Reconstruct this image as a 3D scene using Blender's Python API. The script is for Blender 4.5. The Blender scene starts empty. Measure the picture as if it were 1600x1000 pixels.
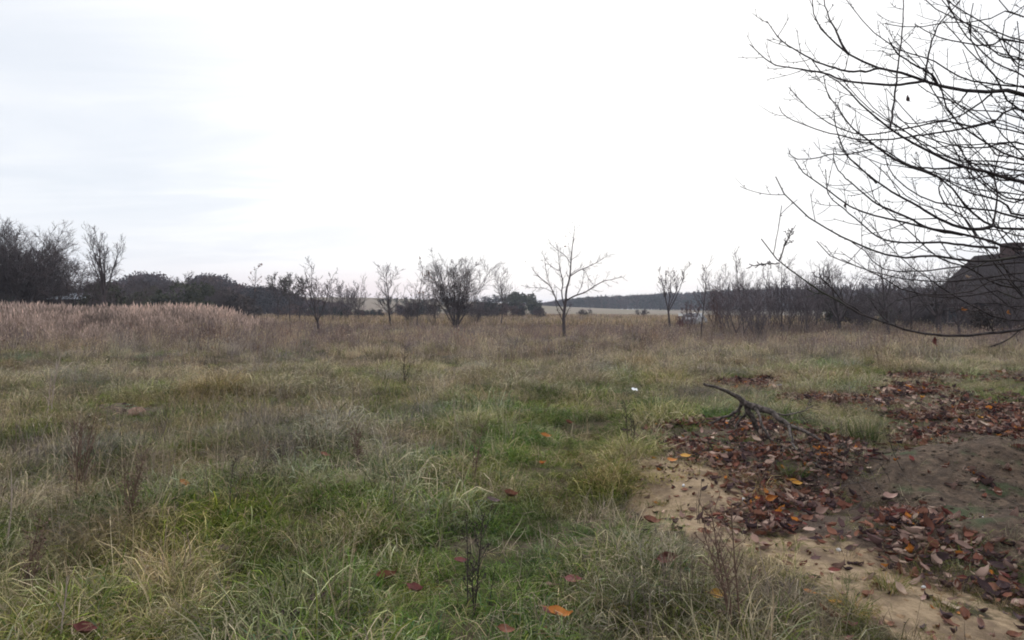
import bpy, math, random
import numpy as np

# ------------------------------------------------------------------ camera, sky, sun, exposure
scene = bpy.context.scene
COL = scene.collection
F = 1142.0            # focal length in pixels of a 1600 px wide picture
HY = 487.0            # eye level row
ZC = 1.6              # eye height
cam_d = bpy.data.cameras.new("camera")
cam = bpy.data.objects.new("camera", cam_d)
COL.objects.link(cam)
cam.location = (0, 0, ZC)
cam.rotation_euler = (math.radians(90), 0, 0)
cam_d.sensor_width = 36
cam_d.lens = 36 * F / 1600
cam_d.shift_y = -(500 - HY) / 1600
cam_d.clip_end = 20000
cam_d.clip_start = 0.05
scene.camera = cam

SUN_EL, SUN_AZ = math.radians(24), math.radians(8)      # bright patch of cloud ahead, a little right
world = bpy.data.worlds.new("World")
scene.world = world
world.use_nodes = True
wt = world.node_tree
for n in list(wt.nodes):
    wt.nodes.remove(n)


class NT:
    """small helper for node graphs"""
    def __init__(s, tree): s.t = tree
    def n(s, typ, **kw):
        nd = s.t.nodes.new(typ)
        for k, v in kw.items(): setattr(nd, k, v)
        return nd
    def inp(s, sock, v):
        if hasattr(v, 'is_output') or isinstance(v, bpy.types.NodeSocket): s.t.links.new(v, sock)
        elif isinstance(v, (tuple, list)) and len(v) == 3 and sock.type == 'RGBA': sock.default_value = (*v, 1)
        else: sock.default_value = v
    def math(s, op, a, b=0.0, clamp=False):
        nd = s.n('ShaderNodeMath', operation=op, use_clamp=clamp)
        s.inp(nd.inputs[0], a); s.inp(nd.inputs[1], b)
        return nd.outputs[0]
    def mix(s, f, a, b, blend='MIX'):
        nd = s.n('ShaderNodeMix', data_type='RGBA', blend_type=blend)
        s.inp(nd.inputs[0], f); s.inp(nd.inputs[6], a); s.inp(nd.inputs[7], b)
        return nd.outputs[2]
    def noise(s, vec, scale, detail=4, rough=0.55, dist=0.0):
        nd = s.n('ShaderNodeTexNoise')
        if vec is not None: s.inp(nd.inputs['Vector'], vec)
        nd.inputs['Scale'].default_value = scale; nd.inputs['Detail'].default_value = detail
        nd.inputs['Roughness'].default_value = rough; nd.inputs['Distortion'].default_value = dist
        return nd.outputs['Fac']
    def ramp(s, f, lo, hi):
        nd = s.n('ShaderNodeMapRange', interpolation_type='SMOOTHSTEP')
        s.inp(nd.inputs[0], f); nd.inputs[1].default_value = lo; nd.inputs[2].default_value = hi
        return nd.outputs[0]


w = NT(wt)
tc = w.n('ShaderNodeTexCoord')
sky = w.n('ShaderNodeTexSky', sky_type='NISHITA', sun_disc=False)
sky.sun_elevation = SUN_EL
sky.sun_rotation = SUN_AZ
sep = w.n('ShaderNodeSeparateXYZ'); wt.links.new(tc.outputs['Generated'], sep.inputs[0])
X, Y_, Z = sep.outputs
# cloud deck coordinates: direction projected on a plane overhead, so streaks flatten to the horizon
zc = w.math('MAXIMUM', w.math('ADD', Z, 0.10), 0.03)
cv = w.n('ShaderNodeCombineXYZ')
w.inp(cv.inputs[0], w.math('DIVIDE', X, zc)); w.inp(cv.inputs[1], w.math('DIVIDE', Y_, zc))
mp = w.n('ShaderNodeMapping'); wt.links.new(cv.outputs[0], mp.inputs[0])
mp.inputs['Rotation'].default_value = (0, 0, 0.5); mp.inputs['Scale'].default_value = (0.7, 1.5, 1)
clouds = w.noise(mp.outputs[0], 0.9, 6, 0.55, 0.6)
# brightness: strongest round the hidden sun, lower to the left and away from it
bd = (math.sin(math.radians(9)) * math.cos(math.radians(20)), math.cos(math.radians(9)) * math.cos(math.radians(20)), math.sin(math.radians(20)))
dt = w.n('ShaderNodeVectorMath', operation='DOT_PRODUCT')
wt.links.new(tc.outputs['Generated'], dt.inputs[0]); dt.inputs[1].default_value = bd
glow = w.ramp(w.math('ADD', dt.outputs['Value'], w.math('MULTIPLY', w.math('SUBTRACT', clouds, 0.5), 0.16)), 0.76, 0.97)
grey = w.mix(w.ramp(clouds, 0.36, 0.66), (5.3, 5.55, 5.95), (6.0, 6.12, 6.35))
lit = w.mix(w.ramp(clouds, 0.3, 0.6), (6.2, 6.25, 6.4), (7.6, 7.6, 7.6))
cloud_col = w.mix(glow, grey, lit)
cloud_col = w.mix(w.math('MULTIPLY', w.ramp(Z, 0.16, 0.0), 0.7), cloud_col, (5.7, 5.7, 6.1))
cloud_col = w.mix(w.ramp(Z, 0.50, 0.88), cloud_col, (15.0, 15.1, 15.5))      # unseen sky overhead, brightened to add light on the meadow
# faint pink dusk low over the horizon a little left of ahead
pink = w.math('MULTIPLY', w.ramp(Z, 0.075, 0.0), w.ramp(w.math('ABSOLUTE', w.math('ADD', X, 0.24)), 0.30, 0.02))
cloud_col = w.mix(w.math('MULTIPLY', pink, 0.85), cloud_col, (6.2, 4.95, 5.05))
skycol = w.mix(0.94, sky.outputs[0], cloud_col)
bg = w.n('ShaderNodeBackground'); wt.links.new(skycol, bg.inputs[0]); bg.inputs[1].default_value = 0.1
wo = w.n('ShaderNodeOutputWorld'); wt.links.new(bg.outputs[0], wo.inputs[0])

sun_d = bpy.data.lights.new("sun", 'SUN')
sun_d.energy = 0.7; sun_d.angle = math.radians(35); sun_d.color = (1.0, 0.96, 0.92)
sun = bpy.data.objects.new("sun", sun_d); COL.objects.link(sun)
sun.rotation_euler = (math.radians(90) - SUN_EL, 0, math.pi - SUN_AZ)
scene.view_settings.view_transform = 'Standard'
scene.view_settings.look = 'None'
scene.view_settings.exposure = 0.70
scene.view_settings.gamma = 1.0
scene.render.film_transparent = False
scene.cycles.filter_width = 1.9
scene.cycles.use_denoising = True
scene.cycles.max_bounces = 5
scene.cycles.diffuse_bounces = 3
scene.cycles.volume_bounces = 0
scene.cycles.transparent_max_bounces = 6

# ------------------------------------------------------------------ helpers
rng = np.random.default_rng(7)


def P(px, py, Y):
    """a point Y metres ahead seen at photo pixel px, py"""
    return np.array([(px - 800) / F * Y, Y, ZC - (py - HY) / F * Y])


def hashg(ix, iy, s):
    n = (ix.astype(np.int64) * 374761393 + iy.astype(np.int64) * 668265263 + s * 982451653) & 0xffffffff
    n = ((n ^ (n >> 13)) * 1274126177) & 0xffffffff
    n = (n ^ (n >> 16)) & 0xffffffff
    return n / 4294967295.0


def vnoise(x, y, s=0):
    x = np.asarray(x, float); y = np.asarray(y, float)
    ix = np.floor(x); iy = np.floor(y); fx = x - ix; fy = y - iy
    fx = fx * fx * (3 - 2 * fx); fy = fy * fy * (3 - 2 * fy)
    a = hashg(ix, iy, s); b = hashg(ix + 1, iy, s); c = hashg(ix, iy + 1, s); d = hashg(ix + 1, iy + 1, s)
    return (a * (1 - fx) + b * fx) * (1 - fy) + (c * (1 - fx) + d * fx) * fy


def fbm(x, y, s=0, o=4):
    x = np.asarray(x, float); y = np.asarray(y, float)
    t = 0; a = 0.5; tot = 0
    for i in range(o):
        t = t + a * vnoise(x * 2 ** i + 17.3 * i, y * 2 ** i - 9.1 * i, s + i); tot += a; a *= 0.5
    return t / tot


def sstep(v, a, b):
    t = np.clip((np.asarray(v, float) - a) / (b - a), 0, 1)
    return t * t * (3 - 2 * t)


def in_poly(px, py, poly):
    px = np.asarray(px); py = np.asarray(py)
    c = np.zeros(px.shape, bool)
    j = len(poly) - 1
    for i in range(len(poly)):
        xi, yi = poly[i]; xj, yj = poly[j]
        if yi != yj:
            c ^= ((yi > py) != (yj > py)) & (px < (xj - xi) * (py - yi) / (yj - yi) + xi)
        j = i
    return c


# plan outlines measured from the photo, turned into ground metres
def G(px, py):
    Y = ZC * F / (py - HY)
    return ((px - 800) / F * Y, Y)


SAND = [G(*p) for p in [(1000, 748), (1035, 722), (1110, 733), (1155, 765), (1185, 802), (1240, 826), (1330, 848), (1440, 876), (1600, 942),
                        (1760, 1000), (1760, 1200), (1560, 1120), (1470, 1030), (1390, 972), (1300, 928), (1180, 884), (1090, 855), (1000, 822), (985, 780)]]
MOUND = [G(*p) for p in [(1385, 742), (1420, 700), (1500, 686), (1600, 694), (1750, 720), (1800, 800), (1800, 930), (1600, 885), (1500, 850), (1440, 832), (1445, 792), (1405, 772)]]
LITTER = [G(*p) for p in [(1022, 700), (1050, 668), (1180, 660), (1300, 688), (1362, 700), (1395, 690), (1372, 650), (1335, 622), (1360, 606), (1430, 604), (1500, 616), (1560, 632), (1800, 640),
                          (1800, 730), (1600, 697), (1500, 688), (1420, 702), (1385, 742), (1405, 772), (1445, 792), (1440, 832), (1500, 850), (1600, 890), (1760, 940),
                          (1760, 990), (1440, 880), (1330, 850), (1240, 828), (1185, 805), (1155, 768), (1110, 736), (1040, 722)]]
SMALL = [(1178, 602, 75, 8), (1300, 625, 60, 8), (1440, 594, 60, 7), (1560, 596, 60, 7), ]
BREAKS = [(1205, 822, 62, 26), (1330, 905, 38, 14), (1500, 950, 40, 12)]
HOLES = [(205, 648, 46, 11)]
TRAIL = [G(*p) for p in [(700, 1100), (740, 960), (800, 850), (870, 740), (930, 670), (980, 615), (1020, 580)]]


def warp(x, y, a=0.34):
    return x + a * (fbm(x * 2.0, y * 2.0, 50, 5) - 0.5) * 2, y + 1.3 * a * (fbm(x * 2.0, y * 2.0, 60, 5) - 0.5) * 2


def masks(x, y, jit=0.0):
    wx, wy = warp(x, y)
    if jit:
        r_ = np.random.default_rng(len(x))
        wx = wx + r_.normal(0, jit, np.shape(x)); wy = wy + r_.normal(0, jit * 1.2, np.shape(x))
    sand = in_poly(wx, wy, SAND).astype(float)
    mound = in_poly(wx, wy, MOUND).astype(float)
    lit = in_poly(wx, wy, LITTER).astype(float)
    yy = np.maximum(wy, 0.5)
    px = 800 + wx / yy * F; py = HY + ZC / yy * F
    for cx, cy, rx, ry in SMALL:
        lit = np.maximum(lit, ((((px - cx) / rx) ** 2 + ((py - cy) / ry) ** 2) < 1).astype(float) * (wy > 1))
    for cx, cy, rx, ry in BREAKS:
        inside = (((px - cx) / rx) ** 2 + ((py - cy) / ry) ** 2) < 1
        sand = np.where(inside, 0.0, sand); lit = np.where(inside, 1.0, lit)
    for cx, cy, rx, ry in HOLES:
        mound = np.maximum(mound, ((((px - cx) / rx) ** 2 + ((py - cy) / ry) ** 2) < 1).astype(float) * (wy > 1))
    return sand, mound, lit * (1 - sand) * (1 - mound)


def trail_d(x, y):
    d = np.full(np.shape(x), 1e9)
    for (x0, y0), (x1, y1) in zip(TRAIL[:-1], TRAIL[1:]):
        ex, ey = x1 - x0, y1 - y0
        t = np.clip(((x - x0) * ex + (y - y0) * ey) / (ex * ex + ey * ey), 0, 1)
        d = np.minimum(d, np.hypot(x - x0 - t * ex, y - y0 - t * ey))
    return d


def gau(x, y, cx, cy, sx, sy):
    return np.exp(-((x - cx) / sx) ** 2 - ((y - cy) / sy) ** 2)


def H(x, y):
    x = np.asarray(x, float); y = np.asarray(y, float)
    r = np.hypot(x, y)
    near = 1 - sstep(r, 60, 160)
    td = sstep(trail_d(x, y), 0.1, 0.9)
    h = (0.40 * (fbm(x / 1.5, y / 1.5, 3, 3) - 0.5) * (1 - 0.6 * sstep(x - 0.05 * y, 0.6, 1.6)) + 0.34 * (fbm(x / 5, y / 5, 9, 3) - 0.5)) * near * (0.35 + 0.65 * td)
    h = h + 1.2 * (fbm(x / 60, y / 60, 21, 3) - 0.5) * sstep(r, 30, 140)
    h = h + 0.34 * gau(x, y, 4.9, 7.2, 1.4, 0.7) + 0.17 * gau(x, y, 3.9, 5.35, 0.8, 0.4) - 0.14 * gau(x, y, 2.8, 6.6, 0.8, 0.6) + 0.06 * gau(x, y, 1.7, 6.7, 0.5, 0.5)
    h = h + 0.45 * sstep(-x / np.maximum(y, 1), 0.2, 0.5) * sstep(y, 16, 40) * (1 - sstep(r, 90, 160))
    h = h + 7.4 * gau(x, y, -78, 330, 105, 95)
    h = h + 3.0 * sstep(y, 250, 500) + 5.0 * sstep(-x - 0.3 * y, 0, 80) * sstep(y, 130, 260)
    return h


H0 = float(H(0, 0.0)); H_raw = H
def H(x, y): return H_raw(x, y) - H0


def link(o, parent=None):
    COL.objects.link(o)
    if parent is not None: o.parent = parent
    return o


def make_mesh(name, V, faces, mat=None, smooth=False, attrs=None):
    """faces: list of int arrays (n, k)"""
    me = bpy.data.meshes.new(name)
    V = np.asarray(V, np.float32)
    faces = [np.asarray(f, np.int32) for f in faces if len(f)]
    me.vertices.add(len(V)); me.vertices.foreach_set('co', V.ravel())
    loops = np.concatenate([f.ravel() for f in faces])
    counts = np.concatenate([np.full(len(f), f.shape[1], np.int32) for f in faces])
    starts = np.concatenate([[0], np.cumsum(counts)[:-1]]).astype(np.int32)
    me.loops.add(len(loops)); me.loops.foreach_set('vertex_index', loops)
    me.polygons.add(len(counts)); me.polygons.foreach_set('loop_start', starts)
    me.polygons.foreach_set('use_smooth', np.full(len(counts), smooth, bool))
    if attrs:
        for k, (typ, arr) in attrs.items():
            a = me.attributes.new(k, typ, 'POINT')
            a.data.foreach_set('color' if typ == 'FLOAT_COLOR' else ('vector' if typ == 'FLOAT_VECTOR' else 'value'), np.asarray(arr, np.int32 if typ == 'INT' else np.float32).ravel())
    me.update(calc_edges=True); me.validate()
    if mat: me.materials.append(mat)
    return me


def tag(o, label=None, cat=None, group=None, kind=None):
    if label: o['label'] = label
    if cat: o['category'] = cat
    if group: o['group'] = group
    if kind: o['kind'] = kind
    return o


def obj(name, me, parent=None, loc=None):
    o = bpy.data.objects.new(name, me)
    if loc is not None: o.location = loc
    return link(o, parent)


def empty(name, loc, rz=0):
    o = bpy.data.objects.new(name, None); o.location = loc; o.rotation_euler = (0, 0, rz)
    o.empty_display_size = 0.2
    return link(o)


def mesh_obj(name, V, faces, mat, parent=None, loc=None, smooth=False, attrs=None):
    return obj(name, make_mesh(name, V, faces, mat, smooth, attrs), parent, loc)


# ---- tubes
def tubes(polys, sides=4):
    """polys: list of (pts (n,3), radii (n,)) -> V, faces"""
    by = {}
    for p, r in polys: by.setdefault(len(p), []).append((p, r))
    Vs, Fs, off = [], [], 0
    ang = np.arange(sides) / sides * 2 * np.pi
    for n, lst in by.items():
        A = np.array([p for p, _ in lst], float); R = np.array([r for _, r in lst], float)
        N = len(A)
        T = np.gradient(A, axis=1); T /= np.linalg.norm(T, axis=2, keepdims=True) + 1e-9
        m = T.mean(axis=1); ref = np.zeros((N, 3)); ref[np.arange(N), np.argmin(np.abs(m), axis=1)] = 1
        U = np.cross(T, ref[:, None, :]); U /= np.linalg.norm(U, axis=2, keepdims=True) + 1e-9
        W = np.cross(T, U)
        V = A[:, :, None, :] + R[:, :, None, None] * (np.cos(ang)[None, None, :, None] * U[:, :, None, :] + np.sin(ang)[None, None, :, None] * W[:, :, None, :])
        Vs.append(V.reshape(-1, 3))
        b = off + np.arange(N)[:, None, None] * n * sides + np.arange(n - 1)[None, :, None] * sides
        k = np.arange(sides)[None, None, :]; k2 = (k + 1) % sides
        Fs.append(np.stack([b + k, b + k2, b + sides + k2, b + sides + k], axis=-1).reshape(-1, 4))
        off += N * n * sides
    return np.concatenate(Vs), [np.concatenate(Fs)]


def unit(v):
    v = np.asarray(v, float); return v / (np.linalg.norm(v) + 1e-9)


def perp(d, az):
    a = np.array([0, 0, 1.0]) if abs(d[2]) < 0.9 else np.array([1.0, 0, 0])
    u = unit(np.cross(d, a)); v = np.cross(d, u)
    return math.cos(az) * u + math.sin(az) * v


def run(g, p, d, L, n, wob, up):
    pts = [np.array(p, float)]; d = unit(d)
    for i in range(n):
        d = unit(d + g.normal(0, wob, 3) + np.array([0, 0, up]))
        pts.append(pts[-1] + d * L / n)
    return np.array(pts)


def along(pts, t):
    f = t * (len(pts) - 1); i = min(int(f), len(pts) - 2); k = f - i
    return pts[i] * (1 - k) + pts[i + 1] * k, unit(pts[i + 1] - pts[i])


def kids(g, parents, count, ang, length, rfrac, rmin, n=4, wob=0.12, up=0.05, t0=0.25, taper=0.5, cap=1e9):
    out = []
    for pts, r in parents:
        L0 = np.linalg.norm(np.diff(pts, axis=0), axis=1).sum()
        c = g.poisson(count) if count > 3 else max(1, int(round(count + g.normal(0, 0.5))))
        az0 = g.uniform(0, 6.28)
        for k in range(c):
            t = t0 + (1 - t0) * (k + g.uniform(0.1, 0.9)) / c
            p, d = along(pts, t)
            rr = np.interp(t, np.linspace(0, 1, len(r)), r)
            a = math.radians(g.normal(ang, ang * 0.22))
            dd = math.cos(a) * d + math.sin(a) * perp(d, az0 + 2.4 * k + g.normal(0, 0.4))
            L = length * L0 * (1 - taper * t) * g.uniform(0.65, 1.25)
            L = min(L, cap * g.uniform(0.6, 1.1))
            r1 = max(rr * rfrac, rmin)
            out.append((run(g, p, dd, L, n, wob, up), np.linspace(r1, max(r1 * 0.35, rmin * 0.8), n + 1)))
    return out


def bare_tree(g, h, r, rmin, style='leader', stems=1, lean=(0, 0), l1=10, l2=5, l3=4, ang=50, len1=0.42, up=0.08, split=0.25, spread=24, wob=0.07, f0=0.25):
    """-> trunk polylines, limb polylines, twig polylines (local, base at origin, sunk 0.3 m)"""
    trunk, limbs = [], []
    if style == 'leader':
        pts = run(g, (0, 0, -0.3), (lean[0], lean[1], 1), h + 0.3, 9, wob * 0.6, 0.03)
        pts[:, 2] *= (h) / max(pts[-1, 2], 0.1)
        trunk.append((pts, np.linspace(r, rmin, 10)))
        main = trunk
    else:                                   # splits low into several rising stems
        hs = h * split
        pts = run(g, (0, 0, -0.3), (lean[0], lean[1], 1), hs + 0.3, 4, wob, 0.03)
        trunk.append((pts, np.linspace(r, r * 0.8, 5)))
        main = []
        az0 = g.uniform(0, 6.28)
        for k in range(stems):
            a = math.radians(spread * g.uniform(0.5, 1.2)); az = az0 + k * 6.28 / stems + g.normal(0, 0.3)
            d = (math.sin(a) * math.cos(az), math.sin(a) * math.sin(az), math.cos(a))
            q, _ = along(pts, g.uniform(0.75, 1.0))
            sp = run(g, q, d, (h - hs) * g.uniform(0.8, 1.08), 8, wob, 0.05)
            main.append((sp, np.linspace(r * min(0.62, 1.15 / math.sqrt(stems)), rmin, 9)))
        limbs += main
    a = kids(g, main, l1, ang, len1, 0.55, rmin, 6, wob * 1.3, up, f0, 0.55)
    b = kids(g, a, l2, 40, 0.58, 0.6, rmin, 4, wob * 1.2, up, 0.15, 0.35)
    c = kids(g, b, l3 * 0.85, 36, 0.66, 0.6, rmin * 0.9, 3, wob * 1.2, up, 0.1, 0.3) if l3 else []
    return trunk, limbs + a, b + c


def leaf_bits(g, C, size, flat=0.0):
    """small leaf faces around centres C (n,3) -> V, faces"""
    n = len(C)
    d1 = g.normal(0, 1, (n, 3)); d1 /= np.linalg.norm(d1, axis=1, keepdims=True)
    d2 = np.cross(d1, g.normal(0, 1, (n, 3))); d2 /= np.linalg.norm(d2, axis=1, keepdims=True) + 1e-9
    s = size * g.uniform(0.5, 1.4, (n, 1))
    k = g.uniform(0.35, 0.7, (n, 1))
    V = np.stack([C - d1 * s, C + d2 * s * k, C + d1 * s, C - d2 * s * k * g.uniform(0.6, 1.2, (n, 1))], axis=1).reshape(-1, 3)
    return V, [np.arange(n * 4).reshape(n, 4)]


# ------------------------------------------------------------------ materials
def new_mat(name):
    m = bpy.data.materials.new(name); m.use_nodes = True
    for n in list(m.node_tree.nodes): m.node_tree.nodes.remove(n)
    return m, NT(m.node_tree)


def finish(m, k, col, rough=0.8, bump=None, spec=0.25, bstr=0.4, bdist=0.02):
    b = k.n('ShaderNodeBsdfPrincipled')
    k.inp(b.inputs['Base Color'], col); k.inp(b.inputs['Roughness'], rough)
    b.inputs['Specular IOR Level'].default_value = spec
    if bump is not None:
        bn = k.n('ShaderNodeBump'); bn.inputs['Strength'].default_value = bstr; bn.inputs['Distance'].default_value = bdist
        k.inp(bn.inputs['Height'], bump); k.t.links.new(bn.outputs[0], b.inputs['Normal'])
    o = k.n('ShaderNodeOutputMaterial'); k.t.links.new(b.outputs[0], o.inputs[0])
    return m


def plain(name, c1, c2, scale=6, rough=0.8, spec=0.25, bump=0.3, bd=0.01):
    m, k = new_mat(name)
    t = k.n('ShaderNodeTexCoord').outputs['Object']
    f = k.noise(t, scale, 5)
    return finish(m, k, k.mix(k.ramp(f, 0.3, 0.7), c1, c2), rough, k.noise(t, scale * 5, 4), spec, bump, bd)


def bark_mat(name, c1, c2, scale=14):
    m, k = new_mat(name)
    t = k.n('ShaderNodeTexCoord').outputs['Object']
    f = k.noise(t, scale, 5); f2 = k.noise(t, 2.5, 3)
    c = k.mix(k.ramp(f, 0.35, 0.7), c1, c2)
    c = k.mix(k.math('MULTIPLY', k.ramp(f2, 0.55, 0.75), 0.5), c, (0.045, 0.055, 0.028))     # algae
    return finish(m, k, c, 0.85, f, 0.2, 0.5, 0.01)


def blade_mat(name, trans=0.3, src='INSTANCER'):
    """colour from the blade's own attribute times the tuft's tint"""
    m, k = new_mat(name)
    a = k.n('ShaderNodeAttribute', attribute_name='bc')
    c = a.outputs['Color']
    if src:
        b = k.n('ShaderNodeAttribute', attribute_name='tint', attribute_type=src)
        c = k.mix(1.0, c, b.outputs['Color'], 'MULTIPLY')
    d = k.n('ShaderNodeBsdfDiffuse'); k.inp(d.inputs[0], c)
    t = k.n('ShaderNodeBsdfTranslucent'); k.inp(t.inputs[0], c)
    mx = k.n('ShaderNodeMixShader'); mx.inputs[0].default_value = trans
    k.t.links.new(d.outputs[0], mx.inputs[1]); k.t.links.new(t.outputs[0], mx.inputs[2])
    o = k.n('ShaderNodeOutputMaterial'); k.t.links.new(mx.outputs[0], o.inputs[0])
    return m


def leaf_mat(name, c1, c2):
    m, k = new_mat(name)
    t = k.n('ShaderNodeTexCoord').outputs['Object']
    f = k.noise(t, 30, 4)
    c = k.mix(k.ramp(f, 0.35, 0.65), c1, c2)
    return finish(m, k, c, 0.6, k.noise(t, 120, 3), 0.35, 0.3, 0.003)


M = {}
M['bark'] = bark_mat('bark', (0.018, 0.014, 0.013), (0.055, 0.044, 0.038))
M['bark_far'] = plain('bark_far', (0.032, 0.025, 0.027), (0.065, 0.050, 0.052), 3)
M['twig_far'] = plain('twig_far', (0.034, 0.027, 0.029), (0.075, 0.056, 0.058), 2)
M['twig_red'] = plain('twig_red', (0.060, 0.034, 0.036), (0.11, 0.066, 0.064), 2)
M['cherry_bark'] = bark_mat('cherry_bark', (0.014, 0.011, 0.012), (0.050, 0.040, 0.040), 22)
M['deadwood'] = bark_mat('deadwood', (0.022, 0.018, 0.016), (0.12, 0.098, 0.088), 26)
M['blade'] = blade_mat('grass_blade')
M['litter'] = blade_mat('litter_leaf', 0.1)
M['wood_far'] = blade_mat('far_wood', 0.15)
M['evergreen'] = plain('evergreen', (0.020, 0.024, 0.013), (0.055, 0.056, 0.030), 1.2)
M['dry_leaf'] = plain('dry_leaf', (0.10, 0.05, 0.03), (0.2, 0.10, 0.06), 3)
M['twig_purple'] = plain('twig_purple', (0.055, 0.045, 0.050), (0.105, 0.084, 0.090), 1.5)
M['white_paint'] = plain('white_paint', (0.72, 0.73, 0.75), (0.8, 0.8, 0.8), 4, 0.5)
M['stone_white'] = plain('stone_white', (0.42, 0.42, 0.43), (0.62, 0.61, 0.6), 20, 0.7)
M['stone_pink'] = plain('stone_pink', (0.22, 0.15, 0.15), (0.34, 0.25, 0.24), 14, 0.8)
M['stone_grey'] = plain('stone_grey', (0.10, 0.10, 0.125), (0.2, 0.2, 0.24), 14, 0.8)
M['stone_tan'] = plain('stone_tan', (0.15, 0.088, 0.064), (0.23, 0.145, 0.11), 16, 0.85)

# ------------------------------------------------------------------ ground
def axis(lo, a, b, hi, step, grow):
    mid = np.arange(a, b, step)
    up = [mid[-1]]; s = step
    while up[-1] < hi: s *= grow; up.append(up[-1] + s)
    dn = [mid[0]]; s = step
    while dn[-1] > lo: s *= grow; dn.append(dn[-1] - s)
    return np.concatenate([dn[:0:-1], mid, up[1:]])


gx = axis(-2600, -6, 11, 2600, 0.085, 1.07)
gy = axis(-120, 2.2, 18, 4200, 0.085, 1.06)
GX, GY = np.meshgrid(gx, gy)
GZ = H(GX, GY)
sel = (np.hypot(GX, GY).ravel() < 30)
sm, mm, lm = np.zeros(GX.size), np.zeros(GX.size), np.zeros(GX.size)
sx, sy = GX.ravel()[sel], GY.ravel()[sel]
for _i in range(7):
    r_ = np.random.default_rng(_i); q = masks(sx + r_.normal(0, 0.10, len(sx)), sy + r_.normal(0, 0.14, len(sx)))
    sm[sel] += q[0] / 7; mm[sel] += q[1] / 7; lm[sel] += q[2] / 7
GZr = GZ.ravel() + (sm * 0.02 * fbm(GX.ravel() * 5, GY.ravel() * 5, 77) + mm * (0.17 * (fbm(GX.ravel() * 3, GY.ravel() * 3, 78) - 0.4)))
nx, ny = len(gx), len(gy)
ii = (np.arange(ny - 1)[:, None] * nx + np.arange(nx - 1)[None, :]).ravel()
m, k = new_mat('ground')
geo = k.n('ShaderNodeNewGeometry').outputs['Position']
A = lambda n: k.n('ShaderNodeAttribute', attribute_name=n).outputs['Fac']
n1 = k.noise(geo, 0.9, 6, 0.6); n2 = k.noise(geo, 14, 5, 0.65); n3 = k.noise(geo, 60, 4, 0.7); n4 = k.noise(geo, 0.05, 5, 0.6)
base = k.mix(k.ramp(n1, 0.35, 0.65), (0.055, 0.050, 0.026), (0.105, 0.080, 0.055))
base = k.mix(k.math('MULTIPLY', k.ramp(n2, 0.4, 0.7), 0.6), base, (0.03, 0.024, 0.018))
ps = k.n('ShaderNodeSeparateXYZ'); k.t.links.new(geo, ps.inputs[0])
far = k.ramp(ps.outputs[1], 55, 130)
base = k.mix(far, base, k.mix(k.ramp(n4, 0.35, 0.65), (0.145, 0.115, 0.092), (0.125, 0.112, 0.075)))
edge = k.math('ADD', k.math('MULTIPLY', k.math('SUBTRACT', n2, 0.5), 1.3), k.math('MULTIPLY', k.math('SUBTRACT', k.noise(geo, 4.5, 5, 0.6), 0.5), 1.0))
sandf = k.ramp(k.math('ADD', A('sand'), edge), 0.3, 0.75)
sandc = k.mix(k.ramp(n2, 0.3, 0.7), (0.24, 0.175, 0.108), (0.36, 0.27, 0.175))
sandc = k.mix(k.math('MULTIPLY', k.ramp(n3, 0.5, 0.72), 0.55), sandc, (0.16, 0.11, 0.07))
sandc = k.mix(k.math('MULTIPLY', k.ramp(k.noise(geo, 2.6, 6, 0.65), 0.46, 0.62), 0.8), sandc, (0.125, 0.088, 0.062))
moundf = k.ramp(k.math('ADD', A('mound'), edge), 0.3, 0.75)
moundc = k.mix(k.ramp(n2, 0.3, 0.7), (0.070, 0.050, 0.037), (0.15, 0.108, 0.078))
moundc = k.mix(k.math('MULTIPLY', k.ramp(k.noise(geo, 6.0, 6, 0.7), 0.42, 0.6), 0.7), moundc, (0.042, 0.031, 0.025))
moundc = k.mix(k.math('MULTIPLY', k.ramp(n3, 0.55, 0.72), 0.6), moundc, (0.2, 0.165, 0.13))
moundc = k.mix(k.math('MULTIPLY', k.ramp(k.noise(geo, 2.1, 4), 0.53, 0.64), 0.75), moundc, (0.05, 0.072, 0.034))
litf = k.ramp(k.math('ADD', A('litter'), edge), 0.3, 0.6)
litc = k.mix(k.ramp(n3, 0.35, 0.65), (0.04, 0.03, 0.025), (0.13, 0.092, 0.068))
c = k.mix(litf, base, litc); c = k.mix(sandf, c, sandc); c = k.mix(moundf, c, moundc)
bmp = k.math('ADD', k.math('MULTIPLY', n2, 0.7), k.math('MULTIPLY', n3, 0.45))
M['ground'] = finish(m, k, c, 0.95, bmp, 0.1, 1.0, 0.05)
ground = mesh_obj('ground', np.stack([GX.ravel(), GY.ravel(), GZr], axis=1), [np.stack([ii, ii + 1, ii + nx + 1, ii + nx], axis=1)], M['ground'], smooth=True,
                  attrs={'sand': ('FLOAT', sm), 'mound': ('FLOAT', mm), 'litter': ('FLOAT', lm)})
tag(ground, 'rough meadow ground with a bare sandy patch and brown earth', 'ground', kind='structure')

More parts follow.
